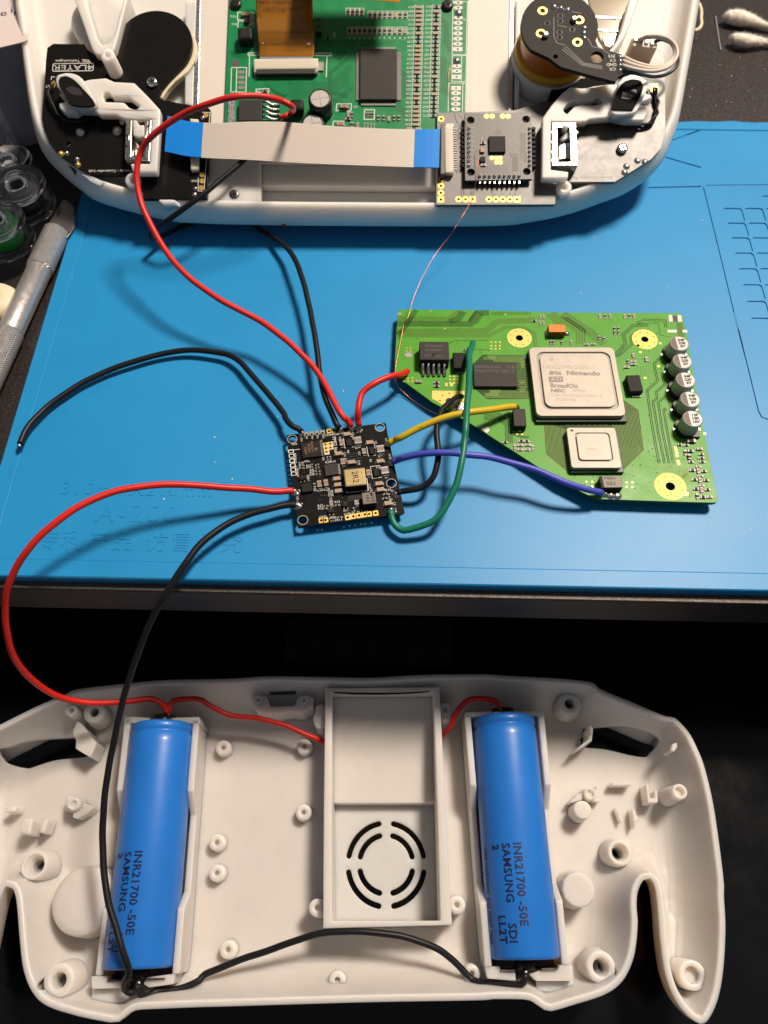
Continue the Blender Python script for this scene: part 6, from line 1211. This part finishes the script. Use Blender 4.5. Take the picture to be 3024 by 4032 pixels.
# crumpled clear bag
random.seed(21); m_ = MB(); nx, ny = 26, 30; vv = []
for j in range(ny+1):
    for i in range(nx+1):
        fx, fy = i/nx, j/ny; x = -260+fx*(560+random.uniform(-8,8)-170*fy); y = 960+fy*900
        z = 1.0+5.5*abs(math.sin(fx*5.1+fy*4.3))*abs(math.cos(fy*6.1-fx*2.2))+random.uniform(0,1.1)
        z *= (1-.7*max(0,fx-.75)*4)
        p_ = GR.pt('P2',x,y,0); vv.append((p_[0],p_[1],DZ+.3+max(.1,z)))
m_.add(vv,[(j*(nx+1)+i,j*(nx+1)+i+1,(j+1)*(nx+1)+i+1,(j+1)*(nx+1)+i) for j in range(ny) for i in range(nx)],0,False); o = m_.build('plastic_bag','bag_plastic'); tag(o,'crumpled clear plastic bag on the desk beside the clear bobbins','bag'); sd_ = o.modifiers.new('thickness','SOLIDIFY'); sd_.thickness = .00008
# braided copper wick
bp = spline([gp('P2',x,y,z) for x,y,z in ((-40,760,9),(10,860,9),(70,960,8),(150,1030,6.5),(240,1085,5),(320,1140,3.5),(420,1200,2))],.8)
t = thing('solder_wick','braided copper desoldering wick sticking out from behind the top shell','wick',bp[10])
for k in range(9):
    ph = k*2*math.pi/9; s_ = 1 if k % 2 else -1; m_ = MB(); m_.tube([(x+1.5*math.cos(s_*i*.5+ph),y+.9*math.sin(s_*i*.5+ph),z+.5*math.sin(s_*i*.5+ph)) for i,(x,y,z) in enumerate(bp)],.42,6); m_.build('copper_strand','copper',t)
m_ = MB(); m_.tube(bp,1.0,8); m_.build('core','copper',t)
# bobbins
def bobbin(label, r, x, y, z, rad, tilt, thread, az=0.0):
    c = gp(r,x,y,z); t = thing('bobbin',label,'bobbin',c,group='clear bobbins'); Mx = Matrix.Translation(Vector(c)) @ Matrix.Rotation(az,4,'Z') @ Matrix.Rotation(tilt,4,'X')
    def bl(nm,ms,prof,n=48,**k):
        m_ = MB(); m_.lathe((0,0),prof,n,**k); m_.v = [tuple(Mx @ Vector(p)) for p in m_.v]; return m_.build(nm,ms,t)
    H2 = 4.6
    for zc in (-H2,H2): bl('flange','clear_plastic',[(3.0,zc-.5),(rad-.4,zc-.5),(rad,zc-.2),(rad,zc+.2),(rad-.4,zc+.5),(3.0,zc+.5),(3.0,zc-.5)],cap0=False,cap1=False)
    bl('hub','clear_plastic',[(3.0,-H2),(3.0,H2+1.2),(4.0,H2+1.2),(4.0,-H2),(3.0,-H2)],32,cap0=False,cap1=False)
    if thread: bl('thread',thread,[(4.1,-H2+.6),(rad*.62,-H2+.6),(rad*.66,0),(rad*.62,H2-.6),(4.1,H2-.6)],32,cap0=False,cap1=False)
    return t
bobbin('clear plastic bobbin with dark thread tail, beside the knife blade','P1',250,470,9.5,10.2,R(6),'thread_dark')
bobbin('clear plastic bobbin with green thread, beside the knife handle','P1',20,860,8.5,10.2,R(4),'thread_green')
bobbin('empty clear plastic bobbin half under the crumpled bag','P1',130,215,2.5,9.6,R(0),None)
# hobby knife
KA, KB = Vector(gp('P1',620,870,1.5)), Vector(gp('P1',-60,2330,1.5))
kd = (KB-KA).normalized(); kt = thing('hobby_knife','silver hobby knife with knurled collar lying along the left mat edge','knife',tuple((KA+KB)/2))
ks = Vector((0,0,1)).cross(kd).normalized(); ku = kd.cross(ks)
def kcyl(nm,ms,prof,n=36,knurl=0):
    m_ = MB(); rings_ = []
    for l,r_ in prof: rings_.append([tuple(KA+kd*l+ks*(r_*math.cos(2*math.pi*i/n))+ku*(r_*math.sin(2*math.pi*i/n))) for i in range(n)])
    m_.loft(rings_); m_.add(rings_[0],[tuple(range(n))]); m_.add(rings_[-1],[tuple(range(n))[::-1]]); return m_.build(nm,ms,kt)
def knurl(nm,l0,l1,r_):
    m_ = MB(); nl, n = int((l1-l0)/.42), 40; rings_ = []
    for j in range(nl+1):
        l = l0+(l1-l0)*j/nl; rings_.append([tuple(KA+kd*l+(ks*math.cos(2*math.pi*i/n)+ku*math.sin(2*math.pi*i/n))*(r_+(.30 if (i+j) % 2 else -.06)-(.5 if j in (0,nl) else 0))) for i in range(n)])
    m_.loft(rings_,0,False); m_.add(rings_[0],[tuple(range(n))]); m_.add(rings_[-1],[tuple(range(n))[::-1]]); return m_.build(nm,'alu',kt)
KL = (Vector(gp('P1',430,1280,1.5))-KA).length; KL2 = (Vector(gp('P1',120,1960,1.5))-KA).length
knurl('knurled_collar',0,KL,4.5); kcyl('handle','alu',[(KL-.3,3.9),(KL,4.2),(KL2,4.2)]); knurl('knurled_grip',KL2,KL2+26,4.4)
kcyl('collar_tip','steel',[(-1.0,2.6),(0,3.4),(.3,4.0)])
m_ = MB(); m_.prism(mk(('P1',(520,800),(600,660),(690,520),(720,520),(805,600),(815,800),(770,880),(725,930),(640,880)),h=2.2),1.9,2.3); m_.build('blade','blade',kt,bevel=.1)
# pale object at the left edge
m_ = MB(); m_.lathe(gp('P1',-30,1660,0)[:2],[(7,DZ),(8.2,DZ+1),(8.2,DZ+5),(7,DZ+7),(4,DZ+8)],28); tag(m_.build('foam_plug','resin_yellow'),'pale cream rounded plug beside the silver knife handle','plug')
# cotton swabs
def swab(label, pts, rads, stick):
    t = thing('cotton_swab',label,'cotton swab',gp(*pts[2]),group='cotton swabs'); P = [gp(*p) for p in pts]; s_ = spline([(*p,r_) for p,r_ in zip(P,rads)],.5)
    random.seed(len(label)); m_ = MB(); m_.tube([p[:3] for p in s_],[max(.3,p[3]*(1+random.uniform(-.03,.03))) for p in s_],28)
    m_.v = [tuple(Vector(v)+Vector((random.uniform(-.12,.12),random.uniform(-.12,.12),random.uniform(-.12,.12)))) for v in m_.v]; tip = m_.build('cotton_tip','cotton',t)
    fz = MB(); random.seed(7)
    for k in range(1100):
        v = Vector(random.choice(m_.v)); d = Vector((random.uniform(-1,1),random.uniform(-1,1),random.uniform(-.3,1))).normalized()*random.uniform(.4,1.5); e = v+d; md = (v+e)/2+Vector((random.uniform(-.2,.2),random.uniform(-.2,.2),0)); fz.tube([v,md,e],.045,3,caps=False)
    tag(fz.build('fuzz','cotton',tip),None,None,kind='stuff')
    a, b = Vector(P[-1]), Vector(gp(*stick)); m_ = MB(); m_.tube([a-(b-a).normalized()*3,b],1.15,16); m_.build('stick','paper',t)
swab('cotton swab with white clean tip lying behind the fuzzy one',[('T',985,270,-.2),('T',1020,262,-.1),('T',1130,265,0),('T',1250,285,0),('T',1400,320,-.3),('T',1560,370,-.8),('T',1660,400,-1)],[.6,2.2,3.0,3.1,2.4,1.5,1.2],('T',2200,520,-1))
swab('cotton swab with fuzzy loosened tip lying before the clean one',[('T',1088,590,-.3),('T',1120,590,-.2),('T',1220,615,-.1),('T',1330,630,-.1),('T',1460,640,-.5),('T',1600,650,-1),('T',1700,660,-1.2)],[.6,1.9,2.6,2.7,2.1,1.4,1.15],('T',2300,690,-1.2))
# stray fibre, clear hook, desk dust
m_ = MB(); m_.tube(spline([gp('T',852,250,DZ+.6),gp('T',868,380,DZ+.5),(*GR.pt('T',895,560,DZ+.4),DZ+.4),gp('T',930,775,DZ+.4)],1),.28,6); tag(m_.build('stray_bristle','paper_grey'),'thin pale bristle lying on the black desk beside the swabs','bristle')
m_ = MB(); m_.tube(spline([gp('T',600,60,3),gp('T',628,150,3),gp('T',632,210,3),gp('T',628,290,3),gp('T',634,370,3),gp('T',600,440,3),gp('T',525,480,3)],.8),.75,8); o = tag(m_.build('clear_hook','resin_yellow'),'pale translucent hook sticking out behind the shell side wall','hook')
random.seed(31)
for i in range(34):
    c = GR.pt('T',random.uniform(330,1640),random.uniform(480,1740),DZ); m_ = MB(); r_ = random.uniform(.08,.26); m_.prism([(c[0]+r_*random.uniform(.6,1.3)*math.cos(a),c[1]+r_*random.uniform(.6,1.3)*math.sin(a)) for a in (0,1.2,2.6,3.9,5.1)],DZ,DZ+.12); tag(m_.build('dust_speck','dust'),'tiny pale dust speck on the black desk','dust','dust specks on the desk')
